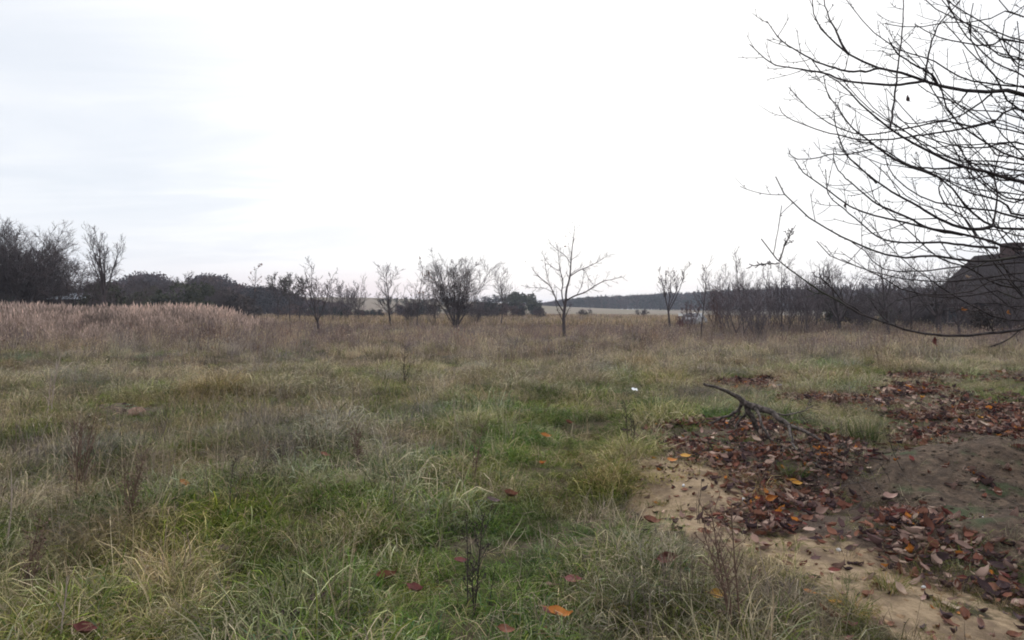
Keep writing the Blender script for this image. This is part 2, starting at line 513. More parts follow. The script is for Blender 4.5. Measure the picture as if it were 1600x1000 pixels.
# ------------------------------------------------------------------ grass tufts
def tuft(g, name, n, R, Lr, tilt, bend, wr, palette, seg=4, mat=None, lean=0.0, heads=0.0, head_len=0.12, head_w=0.006):
    """n curved blades rooted in a disc of radius R; palette: list of (weight, base colour, tip colour)"""
    az = g.uniform(0, 6.2832, n); rad = R * np.sqrt(g.uniform(0, 1, n))
    bx, by = rad * np.cos(az), rad * np.sin(az)
    L = g.uniform(*Lr, n) * g.uniform(0.7, 1.0, n)
    a = az + g.normal(0, 0.9, n)
    th = np.abs(g.normal(tilt, tilt * 0.5, n)); cv = g.normal(bend, abs(bend) * 0.4, n)
    w_ = g.uniform(*wr, n)
    pts = np.zeros((n, seg + 1, 3)); pts[:, 0, 0] = bx; pts[:, 0, 1] = by; pts[:, 0, 2] = -0.03
    ang = th.copy()
    wig = g.normal(0, 0.25, n)
    aa = a.copy()
    for s in range(seg):
        st = L / seg
        pts[:, s + 1, 0] = pts[:, s, 0] + st * np.sin(ang) * np.cos(aa) + lean * st
        pts[:, s + 1, 1] = pts[:, s, 1] + st * np.sin(ang) * np.sin(aa)
        pts[:, s + 1, 2] = np.maximum(pts[:, s, 2] + st * np.cos(ang), 0.008 + 0.012 * g.uniform(0, 1, n))
        ang = np.minimum(ang + cv / seg * (0.5 + s), 2.6); aa = aa + wig
    side = np.stack([-np.sin(aa), np.cos(aa), g.normal(0, 0.4, n)], axis=1)
    side /= np.linalg.norm(side, axis=1, keepdims=True)
    prof = np.interp(np.linspace(0, 1, seg + 1), [0, 0.3, 0.75, 1], [0.7, 1, 0.7, 0.08])
    off = side[:, None, :] * (w_[:, None] * prof[None, :] * 0.5)[:, :, None]
    V = np.stack([pts - off, pts + off], axis=2).reshape(-1, 3)
    b = (np.arange(n)[:, None] * (seg + 1) + np.arange(seg)[None, :]).reshape(-1) * 2
    Fq = np.stack([b, b + 1, b + 3, b + 2], axis=1)
    wts = np.array([p[0] for p in palette], float); wts /= wts.sum()
    ch = g.choice(len(palette), n, p=wts)
    c0 = np.array([p[1] for p in palette])[ch]; c1 = np.array([p[2] for p in palette])[ch]
    br = g.lognormal(0, 0.25, (n, 1))
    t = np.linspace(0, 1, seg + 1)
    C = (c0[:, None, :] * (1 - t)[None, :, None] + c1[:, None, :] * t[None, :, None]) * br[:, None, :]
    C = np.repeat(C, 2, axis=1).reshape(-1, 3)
    if heads > 0:                                  # feathery seed heads
        idx = np.where(g.uniform(0, 1, n) < heads)[0]
        tip = pts[idx, -1]; d = pts[idx, -1] - pts[idx, -2]; d /= np.linalg.norm(d, axis=1, keepdims=True)
        HV, HC = [], []
        for j in range(3):
            s2 = g.normal(0, 1, (len(idx), 3)); s2 -= d * (s2 * d).sum(1, keepdims=True); s2 /= np.linalg.norm(s2, axis=1, keepdims=True)
            hl = head_len * g.uniform(0.6, 1.2, (len(idx), 1)); b0 = tip - d * hl * 0.6
            HV.append(np.stack([b0, b0 + d * hl * 0.45 + s2 * head_w, b0 + d * hl * 1.1, b0 + d * hl * 0.5 - s2 * head_w], axis=1))
            cc = c1[idx] * br[idx] * 1.1
            HC.append(np.repeat(cc, 4, axis=0))
        HV = np.concatenate(HV).reshape(-1, 3); HC = np.concatenate(HC)
        f2 = len(V) + np.arange(len(HV)).reshape(-1, 4)
        V = np.concatenate([V, HV]); Fq = np.concatenate([Fq, f2]); C = np.concatenate([C, HC])
    C4 = np.concatenate([np.clip(C, 0, 1), np.ones((len(C), 1))], axis=1)
    return make_mesh(name, V, [Fq], mat or M['blade'], False, {'bc': ('FLOAT_COLOR', C4)})


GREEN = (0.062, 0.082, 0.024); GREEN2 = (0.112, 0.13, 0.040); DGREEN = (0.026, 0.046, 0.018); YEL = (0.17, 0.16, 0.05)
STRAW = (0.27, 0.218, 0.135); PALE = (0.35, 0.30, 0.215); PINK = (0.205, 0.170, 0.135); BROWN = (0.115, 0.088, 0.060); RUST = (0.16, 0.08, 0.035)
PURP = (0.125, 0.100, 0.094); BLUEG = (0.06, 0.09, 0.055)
pal_green = [(5, GREEN, GREEN2), (3, DGREEN, GREEN), (2, GREEN, YEL), (1.6, STRAW, STRAW), (1, GREEN2, STRAW), (1, BROWN, STRAW), (0.8, BLUEG, BLUEG), (0.5, RUST, RUST)]
pal_mix = [(2.5, GREEN, GREEN2), (1, DGREEN, GREEN), (1.2, GREEN2, YEL), (3, STRAW, STRAW), (1.3, BROWN, PINK), (1.2, PALE, PALE), (1.5, PINK, STRAW), (0.4, RUST, RUST)]
pal_dry = [(3, STRAW, PALE), (2.2, PINK, STRAW), (1.2, BROWN, PINK), (1.6, GREEN2, STRAW), (1, GREEN, YEL), (0.7, PURP, PURP), (1, PALE, PALE)]
pal_weed = [(3, (0.075, 0.055, 0.043), PURP), (2, PURP, PINK), (1, PINK, PINK), (0.7, BROWN, RUST)]
pal_reed = [(3, (0.24, 0.19, 0.155), (0.35, 0.285, 0.245)), (2, PINK, (0.31, 0.25, 0.215)), (1, BROWN, PINK)]


def proto(me):
    return bpy.data.objects.new(me.name, me)       # never linked to the scene: only its geometry is scattered


def scatter(name, variants, pos, rz, tilt, scl, tint, label, cat, seed=0):
    g = np.random.default_rng(seed)
    n = len(pos)
    me = bpy.data.meshes.new(name)
    me.vertices.add(n); me.vertices.foreach_set('co', np.asarray(pos, np.float32).ravel())
    for nm, typ, arr, key in (('rot', 'FLOAT_VECTOR', np.stack([tilt[:, 0], tilt[:, 1], rz], axis=1), 'vector'), ('scl', 'FLOAT', scl, 'value'),
                              ('idx', 'INT', g.integers(0, len(variants), n), 'value'), ('tint', 'FLOAT_COLOR', np.concatenate([tint, np.ones((n, 1))], axis=1), 'color')):
        a = me.attributes.new(nm, typ, 'POINT'); a.data.foreach_set(key, np.asarray(arr, np.int32 if typ == 'INT' else np.float32).ravel())
    o = obj(name, me)
    ng = bpy.data.node_groups.new(name + '_scatter', 'GeometryNodeTree')
    ng.interface.new_socket('Geometry', in_out='INPUT', socket_type='NodeSocketGeometry')
    ng.interface.new_socket('Geometry', in_out='OUTPUT', socket_type='NodeSocketGeometry')
    N = ng.nodes; Lk = ng.links
    gi = N.new('NodeGroupInput'); go = N.new('NodeGroupOutput'); ip = N.new('GeometryNodeInstanceOnPoints'); g2 = N.new('GeometryNodeGeometryToInstance')
    for v in variants:
        oi = N.new('GeometryNodeObjectInfo'); oi.inputs['Object'].default_value = v; oi.inputs['As Instance'].default_value = False
        Lk.new(oi.outputs['Geometry'], g2.inputs[0])
    def na(nm, dt):
        q = N.new('GeometryNodeInputNamedAttribute'); q.data_type = dt; q.inputs['Name'].default_value = nm; return q.outputs['Attribute']
    er = N.new('FunctionNodeEulerToRotation'); Lk.new(na('rot', 'FLOAT_VECTOR'), er.inputs[0])
    Lk.new(gi.outputs[0], ip.inputs['Points']); Lk.new(g2.outputs[0], ip.inputs['Instance'])
    ip.inputs['Pick Instance'].default_value = True
    Lk.new(na('idx', 'INT'), ip.inputs['Instance Index']); Lk.new(er.outputs[0], ip.inputs['Rotation']); Lk.new(na('scl', 'FLOAT'), ip.inputs['Scale'])
    Lk.new(ip.outputs[0], go.inputs[0])
    md = o.modifiers.new('scatter', 'NODES'); md.node_group = ng
    return tag(o, label, cat, kind='stuff')


def field(g, y0, y1, dens, margin=1.2, half=0.72):
    """random ground points in the wedge the photo looks over (and a step to each side)"""
    A = half * (y1 ** 2 - y0 ** 2) + 2 * margin * (y1 - y0)
    n = int(A * dens)
    # sample y with density ~ width
    u = g.uniform(0, 1, n)
    a, b = half, margin * 2
    ys = np.sqrt((u * A + half * y0 ** 2 + 2 * margin * y0) / half + (margin / half) ** 2) - margin / half
    xs = g.uniform(-1, 1, n) * (half * ys + margin)
    return xs, ys


g = np.random.default_rng(11)
def accent(pal, j, k=6):
    """the same mix of blades with one colour leading, so that each tuft has a hue of its own"""
    return [(w_ * (k if i == j % len(pal) else 0.55), c0, c1) for i, (w_, c0, c1) in enumerate(pal)]


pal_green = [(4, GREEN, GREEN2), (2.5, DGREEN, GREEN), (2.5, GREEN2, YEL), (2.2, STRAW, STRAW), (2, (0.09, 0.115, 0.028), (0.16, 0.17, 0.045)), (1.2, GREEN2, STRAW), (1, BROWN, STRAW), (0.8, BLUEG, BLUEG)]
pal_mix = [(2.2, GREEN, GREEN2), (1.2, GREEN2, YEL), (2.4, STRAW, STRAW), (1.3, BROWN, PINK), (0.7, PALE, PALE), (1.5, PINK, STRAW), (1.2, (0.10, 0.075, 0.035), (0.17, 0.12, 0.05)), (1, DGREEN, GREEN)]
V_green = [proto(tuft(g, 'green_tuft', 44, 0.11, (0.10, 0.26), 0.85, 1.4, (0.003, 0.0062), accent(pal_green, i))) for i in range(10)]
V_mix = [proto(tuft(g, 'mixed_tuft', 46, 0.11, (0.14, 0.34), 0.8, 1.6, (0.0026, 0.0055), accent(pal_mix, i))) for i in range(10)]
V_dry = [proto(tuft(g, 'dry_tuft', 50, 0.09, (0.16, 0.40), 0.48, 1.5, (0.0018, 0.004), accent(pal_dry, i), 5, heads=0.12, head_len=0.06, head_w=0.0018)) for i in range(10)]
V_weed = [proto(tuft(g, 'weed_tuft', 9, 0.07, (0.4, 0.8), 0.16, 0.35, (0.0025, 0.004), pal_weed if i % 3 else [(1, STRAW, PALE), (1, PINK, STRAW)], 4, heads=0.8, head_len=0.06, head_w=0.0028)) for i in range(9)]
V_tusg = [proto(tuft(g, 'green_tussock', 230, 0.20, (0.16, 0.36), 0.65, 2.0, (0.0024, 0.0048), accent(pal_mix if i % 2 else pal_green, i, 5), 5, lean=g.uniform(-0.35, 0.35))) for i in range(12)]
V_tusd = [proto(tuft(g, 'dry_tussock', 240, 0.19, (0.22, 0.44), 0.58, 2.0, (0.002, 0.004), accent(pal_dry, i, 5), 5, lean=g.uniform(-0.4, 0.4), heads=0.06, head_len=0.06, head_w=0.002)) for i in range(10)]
V_midg = [proto(tuft(g, 'mid_green_tuft', 60, 0.26, (0.12, 0.34), 0.65, 1.3, (0.007, 0.013), accent(pal_mix if i % 2 else pal_green, i, 5), 3)) for i in range(12)]
V_midd = [proto(tuft(g, 'mid_dry_tuft', 60, 0.24, (0.25, 0.58), 0.38, 1.0, (0.005, 0.011), accent(pal_dry, i, 4), 3, heads=0.2, head_len=0.09, head_w=0.006)) for i in range(10)]
V_midw = [proto(tuft(g, 'mid_weed_tuft', 22, 0.30, (0.5, 0.95), 0.15, 0.3, (0.006, 0.011), pal_weed if i % 2 else [(1, STRAW, PALE), (2, PINK, STRAW)], 3, heads=0.6, head_len=0.09, head_w=0.009)) for i in range(8)]
V_reed = [proto(tuft(g, 'reed_tuft', 34, 0.35, (1.15, 1.75), 0.07, 0.22, (0.008, 0.014), pal_reed, 3, heads=0.85, head_len=0.30, head_w=0.024)) for _ in range(6)]
V_farg = [proto(tuft(g, 'far_tuft', 60, 0.9, (0.3, 0.75), 0.35, 0.8, (0.02, 0.04), pal_dry, 2)) for _ in range(5)]


def tints(g, x, y, green, amp=0.16):
    """a little colour drift over the meadow: greener or browner patches"""
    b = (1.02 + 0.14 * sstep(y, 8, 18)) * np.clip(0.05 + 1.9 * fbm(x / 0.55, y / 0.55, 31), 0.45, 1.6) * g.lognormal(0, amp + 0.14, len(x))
    gr = green[:, None]
    hue = (fbm(x / 1.1, y / 1.1, 33) - 0.5)[:, None] * 1.25 + g.normal(0, 0.10, (len(x), 1))
    t = np.concatenate([1.04 - 0.20 * gr + 0.25 * hue, 1.0 + 0.10 * gr, 1.0 - 0.18 * gr - 0.45 * hue], axis=1)
    t = np.clip(t, 0.3, 1.6)
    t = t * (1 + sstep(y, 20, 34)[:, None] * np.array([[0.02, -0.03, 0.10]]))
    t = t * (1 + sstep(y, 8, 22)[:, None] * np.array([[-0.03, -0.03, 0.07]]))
    return np.clip(t * b[:, None], 0.15, 1.5)


def greenness(x, y):
    td = trail_d(x, y)
    yy = np.maximum(y, 1); px = 800 + x / yy * F; py = HY + ZC / yy * F
    gr = 0.46 + 1.2 * (fbm(x / 1.5, y / 1.5, 40) - 0.5) + 2.3 * (fbm(x / 0.45, y / 0.45, 45) - 0.5)
    gr = gr + 0.30 * np.exp(-(td / 0.9) ** 2) - 0.10 * sstep(y, 6, 10) - 0.32 * sstep(y, 12, 26)
    gr = gr + 0.5 * np.exp(-((px - 210) / 110) ** 2 - ((py - 640) / 40) ** 2) + 0.4 * np.exp(-((px - 560) / 120) ** 2 - ((py - 600) / 16) ** 2)
    gr = gr + 0.35 * np.exp(-((px - 640) / 170) ** 2 - ((py - 850) / 110) ** 2)
    gr = gr - 0.35 * np.exp(-((px - 150) / 220) ** 2 - ((py - 770) / 70) ** 2)
    gr = gr + 0.25 * sstep(px, 1150, 1400) * sstep(y, 10, 16) * (1 - sstep(y, 24, 34))
    return np.clip(gr, 0, 1)


def keep_out(x, y, g, keep=0.09, litter_keep=0.24):
    s, m_, l = masks(x, y, 0.14)
    p = 1 - s * (1 - keep) - m_ * (1 - keep * 0.6) - l * (1 - litter_keep)
    return g.uniform(0, 1, len(x)) < p


def in_front(x, y):
    """1 where tall grass would stand right before bare ground (it is short there)"""
    f = np.zeros(len(x))
    for d in (0.2, 0.45, 0.7, 1.0, 1.35):
        k_ = 1 + (y - d) * 0 + d * y / 6.5
        yy = y + d * np.maximum(y / 6.5, 0.6); xx = x * yy / np.maximum(y, 1)
        s, m_, l = masks(xx, yy); f = np.maximum(f, np.clip(s + m_ + l, 0, 1) * (1 - 0.35 * (d > 1)))
    return f


def place(name, variants, x, y, scl, tint, label, seed, dz=0.0, tl=0.15):
    g = np.random.default_rng(seed)
    if len(x) and y.min() < 22: scl = scl * (1 - 0.55 * in_front(x, y) * g.uniform(0.6, 1.1, len(x)))
    pos = np.stack([x, y, H(x, y) + dz], axis=1)
    return scatter(name, variants, pos, g.uniform(0, 6.283, len(x)), g.normal(0, tl, (len(x), 2)), scl, tint, label, 'grass', seed)


# near and middle meadow: one pool of spots, each becomes the kind its place calls for
D_NEAR = 150
x, y = field(g, 2.3, 9.5, D_NEAR)
x2, y2 = field(g, 9.5, 19, 80)
x = np.concatenate([x, x2]); y = np.concatenate([y, y2])
ok = keep_out(x, y, g); x, y = x[ok], y[ok]
gr = greenness(x, y); td = trail_d(x, y)
u = g.uniform(0, 1, len(x))
clump = fbm(x / 0.55, y / 0.55, 70, 3)
p_dry = np.clip((0.5 - gr) * 0.9 + (clump - 0.5) * 2.2, 0, 0.75) * sstep(td, 0.15, 0.8)
is_dry = u < p_dry
is_green = ~is_dry & (g.uniform(0, 1, len(x)) < gr * 0.95)
is_mix = ~is_dry & ~is_green
far_s = 1 + 0.35 * sstep(y, 7, 18)
hs = np.clip(0.0 + 2.0 * clump, 0.3, 1.7) * (0.6 + 0.4 * sstep(td, 0.1, 0.7))
for nm, vs, s_, lab, sd in (('green_grass', V_green, is_green, 'short matted green grass of the worn track and hollows', 1),
                            ('mixed_grass', V_mix, is_mix, 'tangled half dry meadow grass with green and straw blades', 2),
                            ('dry_grass', V_dry, is_dry, 'straw coloured dry grass tussocks in the near meadow', 3)):
    place(nm, vs, x[s_], y[s_], (hs * far_s)[s_] * g.uniform(0.55, 1.35, s_.sum()), tints(g, x[s_], y[s_], gr[s_]), lab, sd)
# bigger tussocks make the hummocks of the meadow
x, y = field(g, 2.6, 24, 3.0)
ok = keep_out(x, y, g, 0, 0.0) & (trail_d(x, y) > 0.55) & (in_front(x, y) < 0.3); x, y = x[ok], y[ok]
gr = greenness(x, y); u = g.uniform(0, 1, len(x)); isg = u < np.clip(gr * 1.2, 0.1, 0.9)
sc = g.uniform(0.5, 1.15, len(x)) * (0.85 + 0.35 * sstep(y, 8, 20))
place('tussocks', V_tusg, x[isg], y[isg], sc[isg], tints(g, x[isg], y[isg], gr[isg], 0.28), 'greenish arching tussocks making hummocks in the near meadow', 12, tl=0.1)
place('straw_tussocks', V_tusd, x[~isg], y[~isg], sc[~isg], tints(g, x[~isg], y[~isg], gr[~isg], 0.28), 'pale straw arching tussocks making hummocks in the near meadow', 13, tl=0.1)
# broken straw lying flat among the blades
V_thatch = [proto(tuft(g, 'straw_thatch', 16, 0.16, (0.12, 0.34), 1.38, 0.15, (0.002, 0.0045), [(3, STRAW, PALE), (2, PINK, STRAW), (2, BROWN, PINK), (1, (0.06, 0.045, 0.035), BROWN)], 3)) for _ in range(8)]
x, y = field(g, 2.4, 15, 26)
ok = keep_out(x, y, g, 0.10, 0.35) & (g.uniform(0, 1, len(x)) < 0.25 + 1.3 * np.clip(fbm(x / 0.7, y / 0.7, 66) - 0.4, 0, 1)); x, y = x[ok], y[ok]
place('straw_thatch', V_thatch, x, y, g.uniform(0.6, 1.3, len(x)), tints(g, x, y, np.zeros(len(x)), 0.2), 'broken straw and dead blades lying flat in the near grass', 14, dz=g.uniform(0.02, 0.16, len(x)) * (1 - np.maximum.reduce(masks(x, y))), tl=0.12)
# dry weeds standing above
x, y = field(g, 2.8, 19, 17)
yy = y; px = 800 + x / yy * F; py = HY + ZC / yy * F
pw = 0.08 + 1.9 * np.clip(fbm(x / 1.1, y / 1.1, 90) - 0.5, 0, 1) + 0.75 * np.exp(-((px - 170) / 260) ** 2 - ((py - 760) / 120) ** 2) + 0.3 * np.exp(-((px - 560) / 200) ** 2 - ((py - 710) / 60) ** 2)
ok = keep_out(x, y, g, 0, 0.02) & (g.uniform(0, 1, len(x)) < pw * sstep(trail_d(x, y), 0.3, 1.0)); x, y = x[ok], y[ok]
place('dry_weeds', V_weed, x, y, g.uniform(0.6, 1.1, len(x)), tints(g, x, y, np.zeros(len(x))), 'thin brown weed stems standing dead in the near grass', 4)
# middle distance
x, y = field(g, 17, 62, 8)
ok = keep_out(x, y, g, 0, 0.1); x, y = x[ok], y[ok]
gr = greenness(x, y)
u = g.uniform(0, 1, len(x)); cl = fbm(x / 1.8, y / 1.8, 71, 3)
isg = u < np.clip(gr * 1.3 - 0.4 * sstep(y, 30, 50) + 0.12, 0, 1)
isw = ~isg & (g.uniform(0, 1, len(x)) < np.clip(0.10 + 1.6 * (fbm(x / 4, y / 4, 91) - 0.48) + 0.22 * sstep(y, 22, 40) + 0.45 * sstep(-x / y, 0.2, 0.36) * sstep(y, 17, 22), 0, 0.75))
isd = ~isg & ~isw
sc = (0.35 + 1.15 * cl) * g.uniform(0.7, 1.3, len(x)) * (0.75 + 0.25 * sstep(y, 18, 30))
place('meadow_grass', V_midg, x[isg], y[isg], sc[isg], tints(g, x[isg], y[isg], gr[isg], 0.3), 'greenish grass clumps of the middle meadow', 5)
place('tussock_grass', V_midd, x[isd], y[isd], sc[isd], tints(g, x[isd], y[isd], gr[isd], 0.3), 'pinkish straw tussocks across the middle meadow', 6)
place('dead_weeds', V_midw, x[isw], y[isw], sc[isw] * 0.9, tints(g, x[isw], y[isw], gr[isw] * 0), 'purplish brown dead weeds across the middle meadow', 7)
# far meadow
x, y = field(g, 58, 190, 0.5, 6)
place('far_grass', V_farg, x, y, g.uniform(0.8, 1.5, len(x)), tints(g, x / 6, y / 6, np.zeros(len(x))) * np.array([0.9, 0.82, 0.80]), 'pale dry grass of the far meadow before the trees', 8)
# tall reed grass on the left
x, y = field(g, 27, 58, 7.5)
lim = -0.31 + 0.05 * (fbm(y / 4, x / 4, 99) - 0.5) * 2 - 0.06 * (1 - sstep(y, 27, 38))
ok = (x / y < lim) & (g.uniform(0, 1, len(x)) < sstep(lim - x / y, 0, 0.16) * (0.35 + 0.65 * sstep(y, 27, 40)) * (0.45 + 0.55 * sstep(fbm(x / 3, y / 3, 101), 0.35, 0.6))); x, y, lim = x[ok], y[ok], lim[ok]
place('reed_grass', V_reed, x, y, g.uniform(0.74, 0.98, len(x)) * (0.40 + 0.60 * sstep(y, 27, 42)) * (0.62 + 0.38 * sstep(lim - x / y, 0, 0.14)) * (0.8 + 0.4 * fbm(x / 2.2, y / 2.2, 102)), tints(g, x / 3, y / 3, np.zeros(len(x)), 0.02).mean(axis=1, keepdims=True) * np.array([1.10, 1.06, 1.06]), 'tall pale tan reed grass with feathery tops on the left', 9, tl=0.05)

# ------------------------------------------------------------------ fallen leaves
def leaf_mesh(g, name, curl, mat, L=0.10, W=0.046, seg=7, col=None):
    t = np.linspace(0, 1, seg)
    prof = np.sin(np.pi * t ** 0.85) ** 0.8 * (1 - 0.25 * t); prof[0] = 0.02; prof[-1] = 0.0
    prof /= prof.max()
    V = []
    tw = g.normal(0, 0.25)
    for i, a in enumerate(t):
        for s in (-1, -0.5, 0, 0.5, 1):
            xx = (a - 0.5) * L; yy = s * prof[i] * W / 2
            zz = curl * (yy / (W / 2)) ** 2 * 0.016 + curl * 0.02 * (2 * a - 1) ** 2 * g.uniform(0.8, 1.2) + tw * yy * (a - 0.5) * 2 + 0.0015 * g.normal()
            V.append((xx, yy, zz))
    V = np.array(V); V[:, 2] -= V[:, 2].min()
    F_ = [(i * 5 + j, (i + 1) * 5 + j, (i + 1) * 5 + j + 1, i * 5 + j + 1) for i in range(seg - 1) for j in range(4)]
    # stalk
    s0 = len(V); V = np.concatenate([V, [(-L / 2 - 0.025, 0.0008, V[2, 2] + 0.004), (-L / 2 - 0.025, -0.0008, V[2, 2] + 0.004), (-L / 2 + 0.003, -0.001, V[2, 2]), (-L / 2 + 0.003, 0.001, V[2, 2])]])
    F_.append((s0, s0 + 1, s0 + 2, s0 + 3))
    at = None
    if col is not None:
        at = {'bc': ('FLOAT_COLOR', np.tile(np.array([*col, 1.0]), (len(V), 1)))}
    return make_mesh(name, V, [np.array(F_)], mat, True, at)


g = np.random.default_rng(23)
LEAFCOL = {   # colour name -> dark, light
    'dark purple-brown': ((0.045, 0.026, 0.028), (0.085, 0.048, 0.048)),
    'rust brown': ((0.12, 0.045, 0.026), (0.19, 0.08, 0.045)),
    'pinkish tan': ((0.22, 0.13, 0.105), (0.33, 0.21, 0.17)),
    'orange': ((0.34, 0.12, 0.025), (0.42, 0.18, 0.04)),
    'dull red': ((0.13, 0.042, 0.04), (0.20, 0.07, 0.06)),
    'pale beige': ((0.36, 0.27, 0.21), (0.46, 0.36, 0.28)),
    'yellow': ((0.42, 0.22, 0.04), (0.5, 0.28, 0.06)),
}
for nm, (a, b) in LEAFCOL.items(): M['leaf ' + nm] = leaf_mat('leaf_' + nm.replace(' ', '_').replace('-', '_'), a, b)
protos = {nm: [leaf_mesh(g, 'fallen_leaf', c_, M['leaf ' + nm]) for c_ in (0.9, 1.6, 2.5)] for nm in LEAFCOL}
V_leaf = [proto(leaf_mesh(g, 'litter_leaf', g.uniform(0.3, 2.2), M['litter'], col=(1, 1, 1))) for _ in range(8)]


def litter_cols(g, n):
    pal = np.array([(0.05, 0.034, 0.036), (0.085, 0.054, 0.052), (0.135, 0.06, 0.044), (0.18, 0.088, 0.062), (0.22, 0.145, 0.122), (0.31, 0.22, 0.18), (0.34, 0.13, 0.03), (0.13, 0.045, 0.04), (0.4, 0.3, 0.24)])
    c = pal[g.choice(len(pal), n, p=[0.17, 0.15, 0.13, 0.14, 0.19, 0.10, 0.025, 0.055, 0.04])]
    return c * g.lognormal(0, 0.2, (n, 1))


x, y = field(g, 3.2, 18, 1500, 0.6)
s_, m_, l_ = masks(x, y, 0.13)
pat = fbm(x * 1.2, y * 1.2, 130)
yy = y; px = 800 + x / yy * F; py = HY + ZC / yy * F
onlit = l_ * (0.06 + 0.94 * sstep(pat, 0.40, 0.58)) * (0.44 + 0.14 * sstep(y, 8, 10)) + s_ * 0.05 + m_ * (0.012 + 0.16 * sstep(pat, 0.54, 0.66)) + 0.05 * np.exp(-(((x - 0.75) / 0.7) ** 2 + ((y - 8.0) / 1.3) ** 2)) * sstep(pat, 0.5, 0.6) + 0.004 * (1 - s_) * (1 - m_) * np.exp(-(np.maximum(1.1 - x, 0) / 1.2) ** 2) * (y < 9)
onlit = np.maximum(onlit, 0.12 * (1 - s_) * (1 - m_) * (1 - l_) * sstep(fbm(x, y, 140), 0.55, 0.7) * (px > 1000) * (py > 575) * (py < 720))
ok = g.uniform(0, 1, len(x)) < onlit; x, y, l_ = x[ok], y[ok], l_[ok]
n = len(x)
lz = H(x, y) + 0.012 + g.uniform(0, 0.045, n) * l_
lrot = g.uniform(0, 6.283, n); ltl = g.normal(0, 0.33, (n, 2)); lsc = np.clip(g.lognormal(-0.38, 0.38, n), 0.25, 1.45) * np.where(s_[ok] > 0, 0.75, 1.0) * (1 + 0.25 * sstep(y, 9, 14))
# the nearest of them, and the ones spotted singly in the photo, are things of their own
order = np.argsort(y)
ind = order[:190]
rest = order[190:]
place_pos = np.stack([x[rest], y[rest], lz[rest]], axis=1)
scatter('leaf_litter', V_leaf, place_pos, lrot[rest], ltl[rest], lsc[rest], litter_cols(g, len(rest)), 'brown and rust coloured leaf litter lying round the sandy hollow', 'leaf litter', 55)


def where(x, y):
    s, m2, l2 = masks(np.array([x]), np.array([y]))
    if m2[0]: return 'on the bare brown earth mound' if x > 0 else 'in the bare hollow on the left'
    if s[0]: return 'on the bare sand' if y > 5.2 else 'on the low end of the sandy strip'
    if l2[0]: return 'in the litter between sand and mound' if y < 8 else 'in the litter beside the fallen branch'
    if x > 0.6: return 'in the grass edging the sandy patch'
    return 'in the grass of the worn track' if trail_d(np.array([x]), np.array([y]))[0] < 0.9 else 'in the rough grass left of the worn track'


def fallen(x, y, z, col, rz, tx, ty, sc):
    o = obj('fallen_leaf', protos[col][int(g.integers(0, 3))])
    o.location = (x, y, z); o.rotation_euler = (tx, ty, rz); o.scale = (sc, sc, sc)
    pl = where(x, y)
    tag(o, f'{col} fallen leaf lying {pl}', 'leaf', f'{col} fallen leaves {pl}')
    return o


names = list(LEAFCOL); wts = [0.30, 0.2, 0.27, 0.04, 0.11, 0.07, 0.01]
for i in ind:
    fallen(x[i], y[i], lz[i], names[g.choice(7, p=wts)], lrot[i], ltl[i, 0], ltl[i, 1], lsc[i])
SPOT = [(1046, 866, 'dull red', 1.35, 1.1), (1121, 918, 'yellow', 1.1, 0.9), (1200, 780, 'orange', 1.2, 1.0), (853, 677, 'orange', 1.3, 0.3), (847, 725, 'orange', 0.8, 0.2), (875, 962, 'orange', 1.35, 0.15),
        (607, 905, 'rust brown', 1.3, 0.2), (652, 928, 'dull red', 1.0, 0.2), (897, 902, 'dull red', 1.1, 0.3), (858, 955, 'dull red', 0.9, 0.2), (290, 762, 'orange', 1.1, 0.2), (227, 872, 'rust brown', 1.1, 0.2), (135, 985, 'dull red', 1.2, 0.3),
        (457, 965, 'dark purple-brown', 1.3, 0.2), (800, 776, 'rust brown', 1.3, 0.2), (790, 985, 'rust brown', 0.9, 0.5), (335, 545, 'orange', 1.8, 0.3), (1243, 743, 'yellow', 1.2, 0.5), (1072, 712, 'yellow', 1.2, 0.2), (1050, 724, 'orange', 1.2, 0.2),
        (1018, 823, 'rust brown', 1.3, 0.2), (1440, 622, 'yellow', 1.1, 0.2), (1530, 652, 'yellow', 1.2, 0.2), (1535, 664, 'pale beige', 1.4, 0.2), (1488, 690, 'pinkish tan', 1.5, 0.3), (1260, 815, 'rust brown', 1.2, 0.2), (1390, 778, 'pinkish tan', 1.6, 0.2),
        (1232, 742, 'rust brown', 1.0, 0.3), (720, 878, 'dull red', 0.9, 0.2), (500, 940, 'dark purple-brown', 1.0, 0.2), (350, 850, 'dark purple-brown', 1.0, 0.2), (625, 716, 'dark purple-brown', 1.2, 0.2), (508, 714, 'rust brown', 1.1, 0.2), (890, 660, 'rust brown', 1.1, 0.2), (770, 783, 'dark purple-brown', 1.2, 0.2)]
for px_, py_, col, sc, tl in SPOT:
    xx, yy_ = G(px_, py_)
    h_ = float(H(xx, yy_)); lift = 0.09
    yy_ = (ZC - h_ - lift) * F / (py_ - HY); xx = (px_ - 800) / F * yy_
    fallen(xx, yy_, float(H(xx, yy_)) + lift, col, g.uniform(-0.6, 0.6), tl + 0.25, g.normal(0, 0.2), sc)

